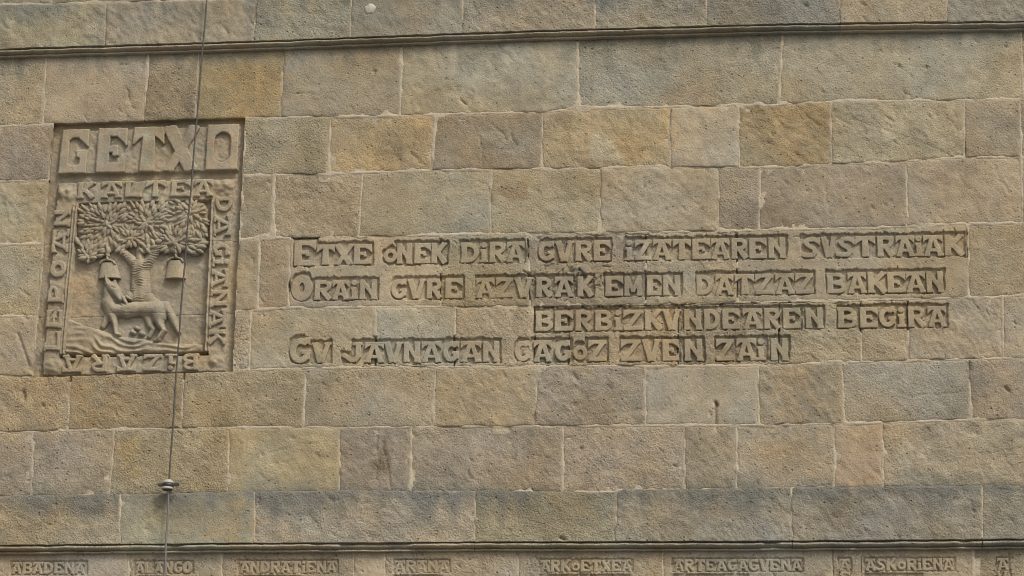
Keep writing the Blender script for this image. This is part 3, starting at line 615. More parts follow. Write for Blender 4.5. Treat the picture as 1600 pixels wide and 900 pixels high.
        iy0 = max(0, int(min(top(lt), top(rt_))+168)); iy1 = min(1239, int(max(bot(lt), bot(rt_))+173)); ix0 = max(0, int(min(lt, lb)+198)); ix1 = min(1999, int(max(rt_, rb)+203))
        JY, JX = np.mgrid[iy0:iy1, ix0:ix1]; JX = JX-200.; JY = JY-170.
        ty = np.clip((JY-top(JX))/(bot(JX)-top(JX)), 0, 1)
        dj = np.minimum(np.minimum(JX-(lt+(lb-lt)*ty), (rt_+(rb-rt_)*ty)-JX), np.minimum(JY-top(JX) if rname not in ('A', 'N') else 99, bot(JX)-JY if not kw.get('prof') else 99))
        JR[iy0:iy1, ix0:ix1] = np.maximum(JR[iy0:iy1, ix0:ix1], dj)
        # remember the colour for the carved pieces
        xs0, xs1 = int((min(lt, lb)+200)/2), int((max(rt_, rb)+200)/2); y0_, y1_ = int((top(xm)+150)/2)-1, int((bot(xm)+150)/2)+1
        TR[max(0, y0_):max(0, y1_), max(0, xs0):max(0, xs1)] = base
def base_at(x, y):
    i = np.clip(((x+200)/2).astype(int), 0, 999); j = np.clip(((y+150)/2).astype(int), 0, 599); return TR[j, i]
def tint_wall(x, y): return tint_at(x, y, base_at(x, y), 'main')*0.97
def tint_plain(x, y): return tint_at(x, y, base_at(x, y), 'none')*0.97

# mortar beds behind the stones, smeared here and there over the joints
def mortar(x0, x1, top, bot, h0, parent, res=1.6, amp=1.0):
    nx = int((x1-x0)/res); ny = int((bot(0)-top(0))/res)+1
    Sg, Tg = np.meshgrid(np.linspace(0, 1, nx), np.linspace(0, 1, ny))
    x = x0+(x1-x0)*Sg; y = top(x)*(1-Tg)+bot(x)*Tg
    jx = np.clip(x+200, 0, JR.shape[1]-1.01); jy = np.clip(y+170, 0, JR.shape[0]-1.01)
    i0 = jx.astype(int); j0 = jy.astype(int); fx = jx-i0; fy = jy-j0
    J = (JR[j0, i0]*(1-fx)+JR[j0, i0+1]*fx)*(1-fy)+(JR[j0+1, i0]*(1-fx)+JR[j0+1, i0+1]*fx)*fy
    wd = .62+amp*(.95*smp(T_md, x, y, 600, 200, .6)+1.1*sstep(.4, 2.0, smp(T_lo, x, y, 222, 444, 1.2))+5.5*sstep(2.0, 2.9, smp(T_lo, x, y, 20, 744, 1.6)))
    for (bx, by, rx, ry, am_) in ((72, 140, 9, 15, 9), (938, 362, 10, 14, 9), (1112, 762, 1, 1, 0), (840, 578, 12, 7, 8), (412, 368, 14, 5, 6), (1300, 566, 22, 4, 5), (905, 172, 16, 6, 7), (1508, 768, 24, 8, 7), (690, 180, 8, 10, 6), (640, 760, 7, 6, 5), (425, 360, 6, 12, 5), (1205, 160, 20, 5, 6), (50, 688, 9, 8, 5), (180, 680, 8, 10, 5), (827, 482, 10, 9, 6), (1280, 470, 26, 4, 5)):
        wd = wd+am_*np.exp(-((x-bx)/rx)**2-((y-by)/ry)**2)
    h = h0-.0006+.0011*smp(T_md, x, y, 600, 200, 1.2)+.0008*smp(T_hi, x, y, 0, 0, .6)
    h = h-.0055*sstep(-.2, 2.6, J-wd)-.0060*sstep(.7, 1.6, smp(T_md, x, y, 90, 290, .45))
    s = np.minimum(rsmp(PK, RX0, RY0, x, y), rsmp(PN, QX0, QY0, x, y)); h = h-.036*(s < 3.0)
    u, v = unproj(x, y, h0); V = to_world(u, v, h).reshape(-1, 3)
    id_ = np.arange(nx*ny).reshape(ny, nx); Q = np.stack([id_[1:, :-1], id_[1:, 1:], id_[:-1, 1:], id_[:-1, :-1]], -1)
    keep = (J[:-1, :-1] < 11) & (sd_poly(x, y, PAN)[:-1, :-1] > 1); Q = Q[keep]
    us, inv = np.unique(Q, return_inverse=True)
    return mesh_obj('mortar', V[us], inv.reshape(-1, 4), M_MORT, parent)
mortar(XL+4, XR-4, lambda x: UBE(x)-3, lambda x: B7(x)+1, 0, wall)
mortar(XL+4, XR-4, lambda x: LBE(x)-3, lambda x: B10(x)-2, 0, wall)
mortar(XL+4, XR-4, lambda x: Bm1(x)+2, lambda x: B0(x)+2, .020, wall, res=3)
mortar(XL+4, XR-4, lambda x: B0(x)+2, lambda x: UB(x)-1, .040, band_up, amp=.6)
mortar(XL+4, XR-4, lambda x: B7(x)+1.2, lambda x: LB(x)-1, .040, band_lo, amp=.6)

# inscription lines and names
panel_ref = None
def letter(ch, x0, x1, yt, yb, parent, top_h, base_h, res, tintf, jit, bev, rot=0, seed=0, quad=None):
    if quad is None:
        xc = (x0+x1)/2
        ua, _ = unproj(x0, (yt+yb)/2, top_h); ub, _ = unproj(x1, (yt+yb)/2, top_h)
        _, va = unproj(xc, yb, top_h); _, vb = unproj(xc, yt, top_h)
        ua, ub, va, vb = map(float, (ua, ub, va, vb))
        if rot == 0: O, ax, ay = (ua, va), (ub-ua, 0), (0, vb-va)
        elif rot == 180: O, ax, ay = (ub, vb), (ua-ub, 0), (0, va-vb)
        elif rot == 90: O, ax, ay = (ub, va), (0, vb-va), (ua-ub, 0)         # read upwards
        else: O, ax, ay = (ua, vb), (0, va-vb), (ub-ua, 0)                    # read downwards
    m_ = .004; bb = (min(ua, ub)-m_, max(ua, ub)+m_, min(va, vb)-m_, max(va, vb)+m_)
    f = glyph_sdf(ch, O, ax, ay)
    def top(U, V, dep):
        X, Y = proj(U, V, 0)
        return top_h-bev*(1-np.clip(dep/(bev*1.3), 0, 1))**1.6+.0006*smp(T_md, X, Y, 90, 80, 1.2)+.0006*smp(T_md2, X, Y, 20, 80)
    ff = f if parent is not panel_ref else (lambda U, V: f(U, V)-.0012)
    return solid('letter', ff, bb, res, top, base_h, M_CARVE, parent, tintf, jit, seed)
cnt = 0
desc = {'first': 'topmost of the four carved inscription lines, beginning with a tall E', 'second': 'second carved inscription line, beginning with a tall O, damaged near its middle',
        'third': 'third carved inscription line, set to the right under the second', 'fourth': 'lowest of the four carved inscription lines, beginning with a tall G'}
for (nm_, tf, bf, words) in LINES:
    xs = [L[1] for L in words[0]][0]; ux, vy = unproj(xs, bf(xs), 0)
    T = thing('inscription_line', desc[nm_], 'inscription', 'carved lines of the wall inscription')
    for w in words:
        wo = bpy.data.objects.new('word', None); COL.objects.link(wo); wo.parent = T; wo.empty_display_size = .05
        for L in w:
            cnt += 1; ch, x0, x1 = L[:3]; xc = (x0+x1)/2
            yt, yb = (L[3], L[4]) if len(L) > 3 else (tf(xc), bf(xc))
            letter(ch, x0, x1, yt, yb, wo, -.0012, -.045, .0026, tint_wall, .0005, .0017, seed=cnt)
for (txt, a, b), ds in zip(NAMES, NAME_WORDS):
    T = thing('name_inscription', ('small raised letters, ' if len(txt) > 1 else 'small raised capital, ')+ds, 'inscription', 'names carved below the lower moulding')
    for (ch, x0, x1) in spread(txt, a, b):
        cnt += 1; xc = (x0+x1)/2
        if txt == 'A': letter('S' if a < 1400 else 'V', a-1, a+17, Nb(xc)+1.5, Nb(xc)+19, T, -.0010, -.02, .0030, tint_plain, .0009, .0030, seed=cnt+500)
        letter(ch, x0, x1, Nt(xc), Nb(xc), T, -.0005, -.02, .0030, tint_plain, .0009, .0030, seed=cnt)

# ------------------------------------------------------------------ the relief panel
panel = thing('relief_panel', 'sunk relief of a wolf under a leafy tree with two bells, framed by raised letters', 'relief')
for (x, y, _) in ():
    pass
panel_ref = panel
TRp = np.array((.270, .226, .162))
def tint_panel(x, y): return tint_at(x, y, TRp, 'none')
DP = dict(ch=-.042, pl=-.025, bd=-.022, pic=-.055)
P1 = [(96, 203), (374, 193.5), (370.5, 264), (90.5, 270.8)]
P2 = [(89, 284.5), (367, 277.5), (349.5, 578), (64, 585.5)]
P3 = [(121, 316), (328.5, 310), (317.5, 549.5), (99, 553.5)]
P3o = [(113.5, 311.5), (334, 306), (323, 556), (92, 559)]
BAR = [(92, 553), (324, 548.5), (324, 553.0), (92, 557.2)]          # slot under the picture
def panel_h(x, y):
    w = .45*smp(T_md, x, y, 3, 9, 1.4)+.30*smp(T_hi, x, y, 3, 9, .8)
    h = np.full(np.shape(x), DP['ch'])+.0010*smp(T_md, x, y, 1, 2)+.0005*smp(T_dg, x, y)+.0007*smp(T_hi, x, y, 90, 4)
    def put(P, z, soft=.7, k=1.0):
        nonlocal h
        d = sd_poly(x, y, P)+w*k; a = 1-sstep(-soft, soft, d); h = h*(1-a)+z*a
    rg = .0014*smp(T_md, x, y, 50, 60, 2.0)+.0012*smp(T_hi, x, y, 7, 7, .7)
    put(P1, DP['pl']+rg*.8); put(P2, DP['bd']+rg*.8)
    # rib round the picture: two thin ridges
    d = sd_poly(x, y, P3)+w*.5
    rib = np.exp(-((d-2.2)/1.3)**2)*.016+np.exp(-((d-7.0)/1.4)**2)*.010
    side = (y < 552) & (y > 311)
    rib = rib*np.where((sd_poly(x, y, P2) < 0) & side, 1, 0)*np.where(y < 318-0.03*(x-110), .0, 1.)
    h = h+rib
    put(P3, DP['pic']+.0013*smp(T_md, x, y, 70, 10)+.0009*smp(T_hi, x, y, 5, 5, .7), .6, .5)
    put(BAR, DP['pic']-.028, .7, .5)
    # rough corners of the letter band
    for (cx_, cy_, r_) in ((103, 301, 15), (349, 291, 16), (336, 563, 12), (82, 572, 15)):
        k = np.exp(-(((x-cx_)/r_)**2+((y-cy_)/(r_*.7))**2)**2)
        h = h+k*(.013+.004*smp(T_md, x, y, 200, 100, 2.2))
    # horizontal stone joints crossing the panel
    for (xa, ya, xb, yb) in ((60, 282, 380, 274), (60, 379, 380, 374.5), (50, 493.5, 375, 487)):
        d_, _ = sd_caps(x, y+.5*w, xa, ya, xb, yb, 0, 0); h = h-.004*np.exp(-(d_/.8)**2)*np.where((ya > 370), 1, .5)
    return h
nx, ny = 330, 430
Sg, Tg = np.meshgrid(np.linspace(0, 1, nx), np.linspace(0, 1, ny))
def quadmap(P, s, t):
    (ax, ay), (bx, by), (cx_, cy_), (dx, dy) = P
    x = (ax*(1-s)+bx*s)*(1-t)+(dx*(1-s)+cx_*s)*t; y = (ay*(1-s)+by*s)*(1-t)+(dy*(1-s)+cy_*s)*t; return x, y
PB = [(82, 186), (385, 177.5), (364, 594), (48, 600)]
PW = [(86, 190.5), (380.5, 182), (359.5, 588.5), (54, 594.5)]
x, y = quadmap(PB, Sg, Tg); x = x+(pan_left(y)-np.interp(y, [190, 596], [84, 52]))*(1-Sg)
# solid block of the panel, in four pieces along the real course joints
u, v = unproj(x, y, 0); h = panel_h(x, y)
ycut = [0, int(ny*.228), int(ny*.468), int(ny*.740), ny-1]
for a, b in zip(ycut[:-1], ycut[1:]):
    sl_ = slice(a, b+1); V = to_world(u[sl_], v[sl_], h[sl_]).reshape(-1, 3); nr = b+1-a
    id_ = np.arange(nr*nx).reshape(nr, nx); Q = np.stack([id_[1:, :-1], id_[1:, 1:], id_[:-1, 1:], id_[:-1, :-1]], -1).reshape(-1, 4)
    ring = np.concatenate([id_[0, :], id_[1:, -1], id_[-1, -2::-1], id_[-2:0:-1, 0]])
    Vr = V[ring]; Vk = Vr.copy(); Vk[:, 1] = .16; n0 = len(V); n1 = n0+len(ring); aa = np.arange(len(ring)); bb = (aa+1) % len(ring)
    VV = np.concatenate([V, Vr, Vk]); QQ = np.concatenate([Q, np.stack([n0+bb, n0+aa, n1+aa, n1+bb], -1)])
    xx, yy = proj(VV[:, 0], VV[:, 2]-ZC, 0)
    mesh_obj('backing_stone', VV, QQ, M_CARVE, panel, tint_panel(xx, yy))
# title letters
for k, (ch, x0, x1) in enumerate([('g', 94, 139), ('E', 153, 196), ('T', 208, 254), ('X', 256, 308), ('0', 323, 371)]):
    xc = (x0+x1)/2; yt = 203.2-(xc-96)*.034; yb = 270.3-(xc-90)*.0245
    letter(ch, x0, x1, yt, yb, panel, -.004, -.045, .0030, tint_panel, .0010, .0045, seed=900+k)
# letters of the frame
FR = []
for k, (ch, x0, x1) in enumerate([('K', 121, 147), ('A', 158, 189), ('L', 195, 221), ('T', 228, 257), ('E', 266, 296), ('A', 303, 331)]):
    xc = (x0+x1)/2; FR.append((ch, x0, x1, 285.5-(xc-100)*.024, 309-(xc-120)*.019, 0))
for (ch, y0, y1) in [('D', 306, 331), ('A', 336, 367), ('G', 380, 399), ('i', 402, 416), ('A', 420, 448), ('N', 452, 479), ('A', 483, 511), ('K', 515, 537)]:
    ym = (y0+y1)/2; xa = np.interp(ym, [306, 540], [337, 325]); xb = np.interp(ym, [306, 540], [363, 350]); FR.append((ch, xa, xb, y0, y1, -90))
for (ch, y0, y1) in [('L', 518, 548), ('E', 485, 512), ('P', 445, 473), ('O', 405, 434), ('A', 359, 394), ('N', 327, 353)]:
    ym = (y0+y1)/2; xa = np.interp(ym, [330, 550], [85, 68]); xb = np.interp(ym, [330, 550], [109, 92]); FR.append((ch, xa, xb, y0, y1, 90))
for (ch, x0, x1) in [('A', 98, 127), ('R', 141, 168), ('A', 183, 212), ('Z', 224, 252), ('i', 257, 275), ('B', 285, 309)]:
    xc = (x0+x1)/2; FR.append((ch, x0, x1, 555.5-(xc-100)*.014, 581-(xc-100)*.018, 180))
for k, (ch, x0, x1, yt, yb, rot) in enumerate(FR):
    letter(ch, x0, x1, yt, yb, panel, -.007, -.035, .0028, tint_panel, .0012, .0045, rot=rot, seed=950+k)

# rounded relief pieces from swept blobs: (x0,y0,r0,x1,y1,r1,base height,bulge)
def blobs(name, parts, parent, tintf, res=.0032, base=-.062, extra=None, tight=1.0, jit=.0003, smooth=.006, seed=1, clip=None):
    W_ = []
    for (x0, y0, r0, x1, y1, r1, hb, bul) in parts:
        a = [float(c) for c in unproj(x0, y0, hb)]; b = [float(c) for c in unproj(x1, y1, hb)]
        W_.append((a, b, r0*PX, r1*PX, hb, bul))
    R = max(max(w[2], w[3]) for w in W_)+.004
    us = [c for w in W_ for c in (w[0][0], w[1][0])]; vs = [c for w in W_ for c in (w[0][1], w[1][1])]
    bb = (min(us)-R, max(us)+R, min(vs)-R, max(vs)+R)
    def f(U, V):
        d = np.full(U.shape, 1e3)
        for (a, b, ra, rb, hb, bul) in W_:
            dd, _ = sd_caps(U, V, *a, *b, ra, rb); h_ = np.clip(.5+.5*(d-dd)/.004, 0, 1); d = d*(1-h_)+dd*h_-.004*h_*(1-h_)
        if clip is not None: X, Y = proj(U, V, -.02); d = np.maximum(d, clip(X, Y)*PX)
        return d
    def top(U, V, dep):
        acc = np.zeros(U.shape); K = 1/smooth*1.0
        for (a, b, ra, rb, hb, bul) in W_:
            dd, t = sd_caps(U, V, *a, *b, ra, rb); r_ = ra+(rb-ra)*t; q_ = np.clip((dd+r_)/r_, 0, 3)
            z = np.where(q_ < 1, hb+bul*np.clip(1-q_**2, 0, 1)**.72, hb-(q_-1)*.03)
            acc += np.exp(np.clip((z+.06)*K*3, -50, 600))
        z = np.log(acc+1e-12)/(K*3)-.06
        X, Y = proj(U, V, -.02)
        z = z+.0008*smp(T_md, X, Y, 33, 44, 1.4)
        if extra is not None: z = z+extra(X, Y)
        return z
    return solid(name, f, bb, res, top, base, M_CARVE, parent, tintf, jit, seed)
pic = DP['pic']
def inpic(X, Y): return sd_poly(X, Y, P3)+.5
# hill side with carved furrows
HILL = [(100, 497), (112, 499), (128, 507), (150, 513), (168, 519), (184, 524), (215, 528), (240, 533), (262, 535.5), (300, 537), (318, 537.5), (317.5, 549.5), (99, 553.5)]
def hill_sdf(U, V):
    X, Y = proj(U, V, -.03); return sd_poly(X, Y, HILL)*PX
u0, v0 = unproj(96, 556, 0); u1, v1 = unproj(322, 494, 0)
def hill_top(U, V, dep):
    X, Y = proj(U, V, -.03)
    s = (Y-(500+(X-100)*.18)); warp = 2.6*smp(T_md, X, Y, 3, 3, .7)+3.5*smp(T_lo, X, Y, 100, 3, 1.3)
    slope = np.interp(X, [100, 200, 320], [.42, .34, .12])
    ph = (Y-slope*(X-100)+warp)/9.5*2*np.pi
    fur = np.maximum(np.sin(ph), -.7)*.0036*np.clip(.75+.55*smp(T_md, X, Y, 8, 300, .55), .05, 1.5)
    return -.030+fur-.012*np.exp(-dep/.005)+.0014*smp(T_md, X, Y, 8, 8, 1.8)
solid('ground', hill_sdf, (float(u0), float(u1), float(v0), float(v1)), .0032, hill_top, -.062, M_CARVE, panel, tint_panel, .0006, 5)
# tree: trunk, crown with leaves
tree = bpy.data.objects.new('tree', None); COL.objects.link(tree); tree.parent = panel; tree.empty_display_size = .05
def bark(X, Y): return .0032*np.sin(Y/3.6*2*np.pi+1.5*np.sin(X/2.6)+1.2*smp(T_md, X, Y, 1, 1, 2))*np.clip(smp(T_md, X, Y, 61, 12, 1.8)+.7, 0, 1.2)+.002*np.sin(X/2.3)
blobs('trunk', [(220, 462, 17, 219, 415, 14.5, pic+.002, .030), (214, 416, 9, 188, 388, 6, pic+.004, .024), (219, 416, 8, 218, 388, 6, pic+.002, .024), (227, 416, 10, 246, 388, 9, pic+.004, .026)], tree, tint_panel, extra=bark, seed=61)
ELL = [(160, 352, 42, 40), (150, 378, 32, 24), (137, 398, 17, 13), (228, 350, 48, 42), (268, 370, 30, 26), (296, 345, 34, 38), (304, 378, 20, 22), (210, 372, 50, 26), (195, 333, 50, 20), (265, 328, 52, 18), (140, 335, 22, 22)]
def crown_k(X, Y):
    d = np.full(np.shape(X), 99.)
    for (a, b, c, e) in ELL: d = np.minimum(d, (np.hypot((X-a)/c, (Y-b)/e)-1)*min(c, e))
    hole = (np.hypot((X-206)/11, (Y-392)/7)-1)*7
    return np.maximum(np.maximum(d, -hole), sd_poly(X, Y, P3)+1)
def crown_sdf(U, V): X, Y = proj(U, V, -.03); return (crown_k(X, Y)+1.2)*PX
u0, v0 = unproj(112, 420, 0); u1, v1 = unproj(336, 304, 0)
crown = solid('crown', crown_sdf, (float(u0), float(u1), float(v0), float(v1)), .0042, lambda U, V, dep: -.029-.012*np.exp(-dep/.012)+.002*smp(T_md, *proj(U, V, 0)), -.062, M_CARVE, tree, tint_panel, .0012, 8)
def leaf_mesh(k):
    n, m = 9, 5; V = []; r = np.random.default_rng(k); bend = r.uniform(-.10, .10)
    for i in range(n):
        t = i/(n-1); wd = .27*math.sin(math.pi*min(1, t*.93+.05))**.75*(1.1-.25*t); yy = t-.5; cxv = bend*math.sin(math.pi*t)
        for j in range(m):
            s = j/(m-1)*2-1; zz = .24*math.sqrt(max(0, 1-s*s))*math.sin(math.pi*min(1, .12+t*.86))**.6-(.03 if j == 2 else 0)
            V.append((cxv+s*wd, zz if 0 < j < m-1 else -.12, yy))
    id_ = np.arange(n*m).reshape(n, m); Q = np.stack([id_[1:, :-1], id_[1:, 1:], id_[:-1, 1:], id_[:-1, :-1]], -1).reshape(-1, 4)
    V = np.array(V); V[:, 1] *= -1
    me = bpy.data.meshes.new('leaf'); me.from_pydata(V.tolist(), [], Q.tolist()); me.materials.append(M_LEAF)
    for pgn in me.polygons: pgn.use_smooth = True
    return me
LM = [leaf_mesh(k) for k in range(4)]
CEN = [(168, 352), (229, 348), (273, 380), (298, 333), (137, 402), (205, 372)]
nl = 0; pts_l = []
cand = []
for ci, (a, b) in enumerate(CEN):
    rmax = 62; r_ = 4.5 if ci != 4 else 3
    while r_ < rmax:
        nn = max(5, int(2*math.pi*r_/6.0)); ph = random.random()*6
        for i in range(nn):
            an = ph+i*2*math.pi/nn+random.gauss(0, .07); rr = r_+random.gauss(0, 1.0)
            cand.append((ci, a+rr*math.cos(an), b+rr*math.sin(an)*.92, an))
        r_ += 7.6
random.shuffle(cand)
for (ci, lx, ly, an) in cand:
    dists = [math.hypot(lx-a, ly-b)*(1.5 if k == 4 else 1.25 if k == 5 else 1) for k, (a, b) in enumerate(CEN)]
    if dists[ci] > min(dists)+.8: continue
    if crown_k(np.array([lx]), np.array([ly]))[0] > -1.5: continue
    if any((lx-c)**2+(ly-d)**2 < 12.5 for c, d in pts_l): continue
    if nl >= 298: break
    pts_l.append((lx, ly)); nl += 1
    hh = -.027+random.uniform(-.004, .006)
    uu, vv = unproj(lx, ly, hh)
    o = bpy.data.objects.new('leaf', LM[nl % 4]); COL.objects.link(o); o.parent = crown
    o.location = (float(uu), -hh, float(vv)+ZC)
    Lf = random.uniform(11.5, 15.5)*PX
    o.scale = (Lf*random.uniform(.85, 1.2), Lf*.85, Lf)
    # local z axis (leaf length) points outwards from the rosette centre
    rotY = math.atan2(math.cos(an), -math.sin(an))+random.gauss(0, .12)
    o.rotation_euler = (random.gauss(0, .12), rotY, 0)
    c = tint_panel(np.array([lx]), np.array([ly]))[0]*random.uniform(.95, 1.1)
    o.color = (*c, 1)
# bells hanging on chains
def bell(top_l, top_r, yt, bot_l, bot_r, yb, chain_pts, label):
    b = bpy.data.objects.new('bell', None); COL.objects.link(b); b.parent = panel; b['label'] = label; b.empty_display_size = .03
    hc = -.020
    (ul, vt), (ur, _) = unproj(top_l, yt, hc), unproj(top_r, yt, hc); (bl_, vb), (br, _) = unproj(bot_l, yb, hc), unproj(bot_r, yb, hc)
    n = 20; V = []; prof = [(0.0, 0), (.04, .02), (.5, .5), (.93, .94), (.94, .99), (.99, 1.0), (1.0, .96)]
    for (t, w) in prof:
        cxm = float((ul+ur)/2*(1-t)+(bl_+br)/2*t); hw = float((ur-ul)/2*(1-w)+(br-bl_)/2*w)*(1.0 if t < .94 else 1.03); z = float(vt*(1-t)+vb*t)
        for i in range(n+1):
            a = math.pi*i/n; V.append((cxm-hw*math.cos(a), -(pic+.002)-(.038*(.8+.2*w))*math.sin(a)**.8, z+ZC))
    m = n+1; Q = []
    for j in range(len(prof)-1):
        for i in range(n): Q.append((j*m+i, (j+1)*m+i, (j+1)*m+i+1, j*m+i+1))
    for base_i, flip in ((0, 0), ((len(prof)-1)*m, 1)):
        c0 = len(V); zc_ = V[base_i][2]
        for i in range(m): V.append((V[base_i+i][0], -(pic-.004), zc_))
        for i in range(n):
            qd = (base_i+i, base_i+i+1, c0+i+1, c0+i); Q.append(qd if not flip else qd[::-1])
    V = np.array(V); xx, yy = proj(V[:, 0], V[:, 2]-ZC, 0)
    mesh_obj('bell_body', V, np.array(Q), M_CARVE, b, tint_panel(xx, yy)*np.array([1.1, 1.08, 1.02]), smooth=False)
    xm = (top_l+top_r)/2
    blobs('handle', [(top_l+1, yt+2.5, 2.0, top_l+4, yt-1.5, 2.2, -.034, .014), (top_l+4, yt-1.5, 2.0, xm-2, yt-4, 1.9, -.034, .012), (top_r-1, yt+2.5, 2.0, top_r-4, yt-1.5, 2.2, -.034, .014), (top_r-4, yt-1.5, 2.0, xm+2, yt-4, 1.9, -.034, .012)], b, tint_panel, res=.0026, base=-.055, smooth=.003)
    for i, (cx_, cy_) in enumerate(chain_pts):
        r = 3.2 if i % 2 == 0 else 2.4
        blobs('chain_link', [(cx_-.3, cy_-1.7, r, cx_+.3, cy_+1.7, r, -.030, .016)], b, tint_panel, res=.0024, base=-.055, smooth=.003)
    return b
bell(155.5, 180.5, 410, 152, 187, 434, [(167, 384.5), (168, 391), (168, 398), (168, 404.5)], 'left of the two carved bells, above the wolf\'s head')
bell(261, 287, 406.5, 256, 289, 434, [(274, 380), (274.5, 387), (275, 394), (275, 400.5)], 'right of the two carved bells, over the wolf\'s tail')
# mound behind the wolf's back, stones under its belly
blobs('mound', [(205, 464, 10, 232, 466, 10, pic+.004, .020), (232, 468, 9, 245, 474, 7, pic+.002, .016)], panel, tint_panel, seed=71)
for (a, b, r) in ((207, 519, 4.5), (214, 513, 4.2), (221, 521, 5)):
    blobs('rock', [(a, b, r, a+3, b+1.5, r*.9, pic+.002, .020)], panel, tint_panel, seed=int(a))
def wolf_ex(X, Y):
    z = -.0030*np.exp(-(((Y-(489.5-.004*(X-170)))/.8)**2))                    # the stone joint through the body
    d, _ = sd_caps(X, Y, 178, 463, 188, 473, 0, 0); z = z-.008*np.exp(-(d/1.0)**2)       # mouth
    d, _ = sd_caps(X, Y, 176, 449.5, 180.5, 451, 0, 0); z = z-.006*np.exp(-(d/1.0)**2)    # eye
    d, _ = sd_caps(X, Y, 167, 436, 170, 442, 0, 0); z = z-.006*np.exp(-(d/1.1)**2)        # ear hollow
    d, _ = sd_caps(X, Y, 168, 455, 178, 468, 0, 0); z = z-.006*np.exp(-(d/1.0)**2)
    d, _ = sd_caps(X, Y, 178, 470, 190, 478, 0, 0); z = z-.009*np.exp(-(d/1.1)**2)
    return z
b0 = pic+.013
blobs('wolf', [
 (165.5, 431, 2.0, 169, 444, 6.0, b0+.012, .024), (180, 439, 1.7, 178, 446, 4.4, b0+.010, .022),          # ears
 (175, 449, 9.8, 180, 455, 9.4, b0+.008, .034), (181, 457, 8.2, 188.5, 468.5, 5.4, b0+.012, .030),          # skull, muzzle
 (170.5, 453, 9.5, 171, 472, 12.2, b0-.002, .026), (171, 472, 13.2, 177, 486, 13.6, b0-.002, .030),              # neck, chest
 (180, 484.5, 12.2, 212, 482.5, 11.8, b0-.003, .038), (212, 482.5, 11.8, 246, 483.5, 13.6, b0-.003, .036), (198, 488, 10.5, 222, 483, 10, b0-.002, .036),    # trunk
 (248, 485, 15.5, 249, 495, 12.5, b0, .034), (258, 480, 10, 266, 489, 6, b0-.003, .024),                   # haunch
 (265, 487, 6.0, 271, 500, 6.6, b0-.003, .026), (271, 500, 6.6, 279.5, 519, 3.9, b0-.003, .024),                     # tail
 (175, 491, 8.5, 179.5, 506, 4.6, b0+.002, .028), (179.5, 506, 4.5, 181.5, 521, 3.2, b0+.004, .024), (181.5, 522, 4.0, 187, 523.5, 3.2, b0+.006, .020),   # near foreleg
 (169, 496, 7, 161.5, 510, 4.8, pic+.004, .014),                                                             # far foreleg
 (248, 494, 11, 251, 508, 6.0, b0+.002, .030), (251, 508, 5.8, 256, 516.5, 4.0, b0+.004, .026), (256, 516.5, 4.0, 247.5, 529.5, 3.2, b0+.006, .024), (247.5, 530.5, 3.9, 243, 532, 3.2, b0+.006, .018),  # near hind leg
 (231, 494, 8, 235, 509, 5.6, pic+.004, .018), (235, 509, 5.2, 240, 515, 4.3, pic+.004, .018), (240, 515, 4.3, 233.5, 526, 3.7, pic+.006, .016),          # far hind leg
 ], panel, tint_panel, res=.0026, extra=wolf_ex, smooth=.004, seed=33, jit=.0002)
blobs('prey', [(192, 465, 3.6, 197, 473, 2.6, b0+.024, .014), (197, 473, 2.6, 200, 480, 1.6, b0+.022, .012), (198, 464, 3.0, 205, 468, 2.0, b0+.022, .012)], panel, tint_panel, res=.0026, smooth=.004)

# ------------------------------------------------------------------ cable and its clamp
def tube(name, pts, r, mat, parent=None, n=10):
    V = []; Q = []; P = [Vector(c) for c in pts]
    for i, c in enumerate(P):
        d = (P[min(i+1, len(P)-1)]-P[max(i-1, 0)]).normalized(); a = d.cross(Vector((0, 1, 0))).normalized(); b = d.cross(a)
        for k in range(n):
            t = 2*math.pi*k/n; V.append(tuple(c+a*math.cos(t)*r+b*math.sin(t)*r))
    for i in range(len(P)-1):
        for k in range(n): Q.append((i*n+k, i*n+(k+1) % n, (i+1)*n+(k+1) % n, (i+1)*n+k))
    return mesh_obj(name, np.array(V), np.array(Q), mat, parent)
def W3(x, y, h): a, b = unproj(x, y, h); return (float(a), -h, float(b)+ZC)
HC = .085
cable = thing('cable', 'thin dark cable hanging straight down in front of the relief and through the clamp', 'cable')
ps = [(330, -100), (323, 0), (316, 85), (308, 180), (297, 310), (283, 480), (275, 590), (264.5, 748)]
dense = []
for i in range(len(ps)-1):
    for k in range(6): t = k/6; dense.append((ps[i][0]*(1-t)+ps[i+1][0]*t, ps[i][1]*(1-t)+ps[i+1][1]*t))
dense.append(ps[-1])
tube('upper_strand', [W3(a+.25*math.sin(b*.05), b, HC) for a, b in dense], .0050, M_CABLE, cable)
tube('lower_strand', [W3(264-(b-765)*.052+.5*math.sin(b*.08), b, HC) for b in np.linspace(764, 1000, 30)], .0058, M_CABLE2, cable)
clamp = thing('cable_clamp', 'small dark clamp with two pale caps gripping the cable above the lower band', 'clamp', loc=W3(263, 757, HC))
cl = Vector(W3(263, 757, HC))
def lathe(name, prof, mat, parent, off=(0, 0, 0), n=28, sx=1, sy=1):
    V = []; Q = []
    for (r, z) in prof:
        for k in range(n): t = 2*math.pi*k/n; V.append((off[0]+r*math.cos(t)*sx, off[1]+r*math.sin(t)*sy, off[2]+z))
    for j in range(len(prof)-1):
        for k in range(n): Q.append((j*n+k, j*n+(k+1) % n, (j+1)*n+(k+1) % n, (j+1)*n+k))
    return mesh_obj(name, np.array(V), np.array(Q), mat, parent)
lathe('upper_cap', [(.001, .030), (.012, .029), (.024, .022), (.031, .012), (.032, .008), (.029, .005), (.001, .005)], M_CAP, clamp)
lathe('collar', [(.001, .008), (.027, .007), (.030, -.004), (.027, -.012), (.001, -.012)], M_DARK, clamp)
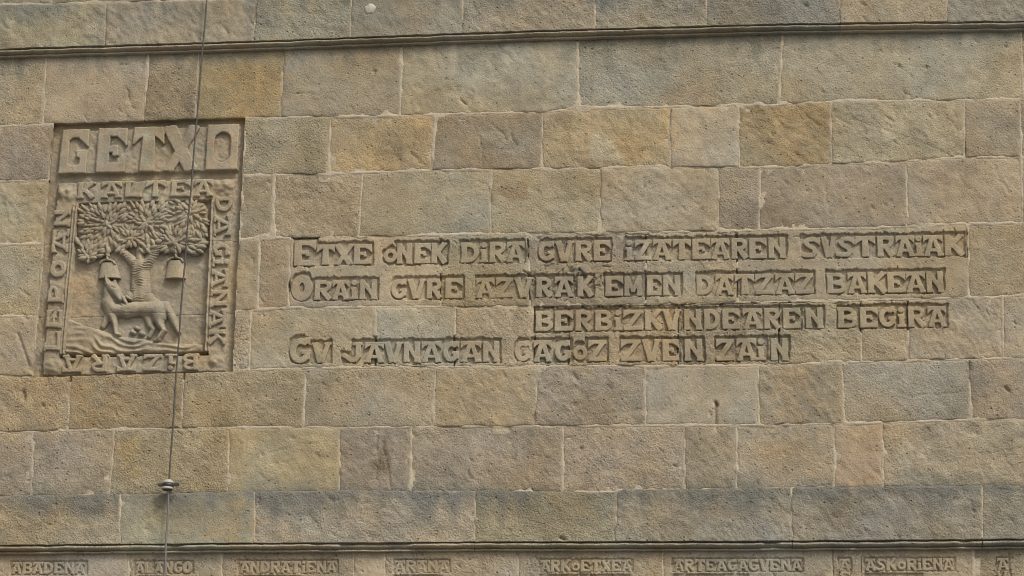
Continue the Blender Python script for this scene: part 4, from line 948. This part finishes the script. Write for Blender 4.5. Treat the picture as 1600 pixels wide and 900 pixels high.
lathe('lower_cap', [(.001, -.012), (.024, -.012), (.034, -.020), (.035, -.026), (.031, -.029), (.001, -.027)], M_CAP, clamp, off=(-.004, 0, 0))
lathe('underside_disc', [(.001, -.027), (.028, -.028), (.026, -.033), (.001, -.034)], M_DARK, clamp, off=(-.004, 0, 0))  # dark disc that gives the lower cap its dark underside
def box(name, x0, x1, y0, y1, z0, z1, mat, parent, bev=.002):
    import bmesh
    bm = bmesh.new(); bmesh.ops.create_cube(bm, size=1)
    for v in bm.verts: v.co = ((x0+x1)/2+v.co.x*(x1-x0), (y0+y1)/2+v.co.y*(y1-y0), (z0+z1)/2+v.co.z*(z1-z0))
    if bev: bmesh.ops.bevel(bm, geom=bm.edges[:], offset=bev, segments=2, affect='EDGES')
    me = bpy.data.meshes.new(name); bm.to_mesh(me); bm.free(); me.materials.append(mat)
    o = bpy.data.objects.new(name, me); COL.objects.link(o); o.parent = parent; return o
box('crossbar', -.058, .062, -.009, .009, -.010, .006, M_DARK, clamp)
box('bracket', -.010, .010, .006, .100, -.006, .003, M_DARK, clamp)
# white plug set in the upper band
pgx, pgy = 578, 14
plug = thing('wall_plug', 'pale round plug set in the stone near the top edge of the view', 'plug', loc=W3(pgx, pgy, .043))
lathe('plug_disc', [(.001, .0), (.020, .0), (.031, .0), (.036, .0)], M_PLUG, plug)
for o in plug.children:
    me = o.data
    rr = np.random.default_rng(3)
    for vtx in me.vertices:
        x_, y_, z_ = vtx.co; rad = math.hypot(x_, y_)/.036; a = math.atan2(y_, x_)
        k = 1+.10*math.sin(2*a+.6)+.06*math.sin(5*a)
        vtx.co = (x_*k, -.007*(1-rad**3)+(.02 if rad > .99 else 0), y_*k*1.12)

# ------------------------------------------------------------------ ground and the rest of the facade
def grid_plane(name, x0, x1, y0, y1, z, mat, n=24):
    X, Y = np.meshgrid(np.linspace(x0, x1, n), np.linspace(y0, y1, n)); V = np.stack([X, Y, X*0+z], -1).reshape(-1, 3)
    id_ = np.arange(n*n).reshape(n, n); Q = np.stack([id_[:-1, :-1], id_[:-1, 1:], id_[1:, 1:], id_[1:, :-1]], -1).reshape(-1, 4)
    o = mesh_obj(name, V, Q, mat, None, smooth=False); o['kind'] = 'structure'; return o
grid_plane('pavement', -300, 300, -400, .14, 0.0, M_GROUND)
ul, vtop = unproj(XL, 0, 0); ur, _ = unproj(XR, 0, 0); _, vlo = unproj(800, 1016, 0); _, vhi = unproj(800, -118, 0)
M_PLAIN = stone_material('plain_facade', flat=(.26, .215, .155))
box('wall_core', float(ul)-8, float(ur)+8, .12, 1.2, 0, float(vhi)+ZC+3, M_PLAIN, wall, bev=0)
print('triangles', sum(len(o.data.polygons) for o in bpy.data.objects if o.type == 'MESH')*2, 'leaves', nl)
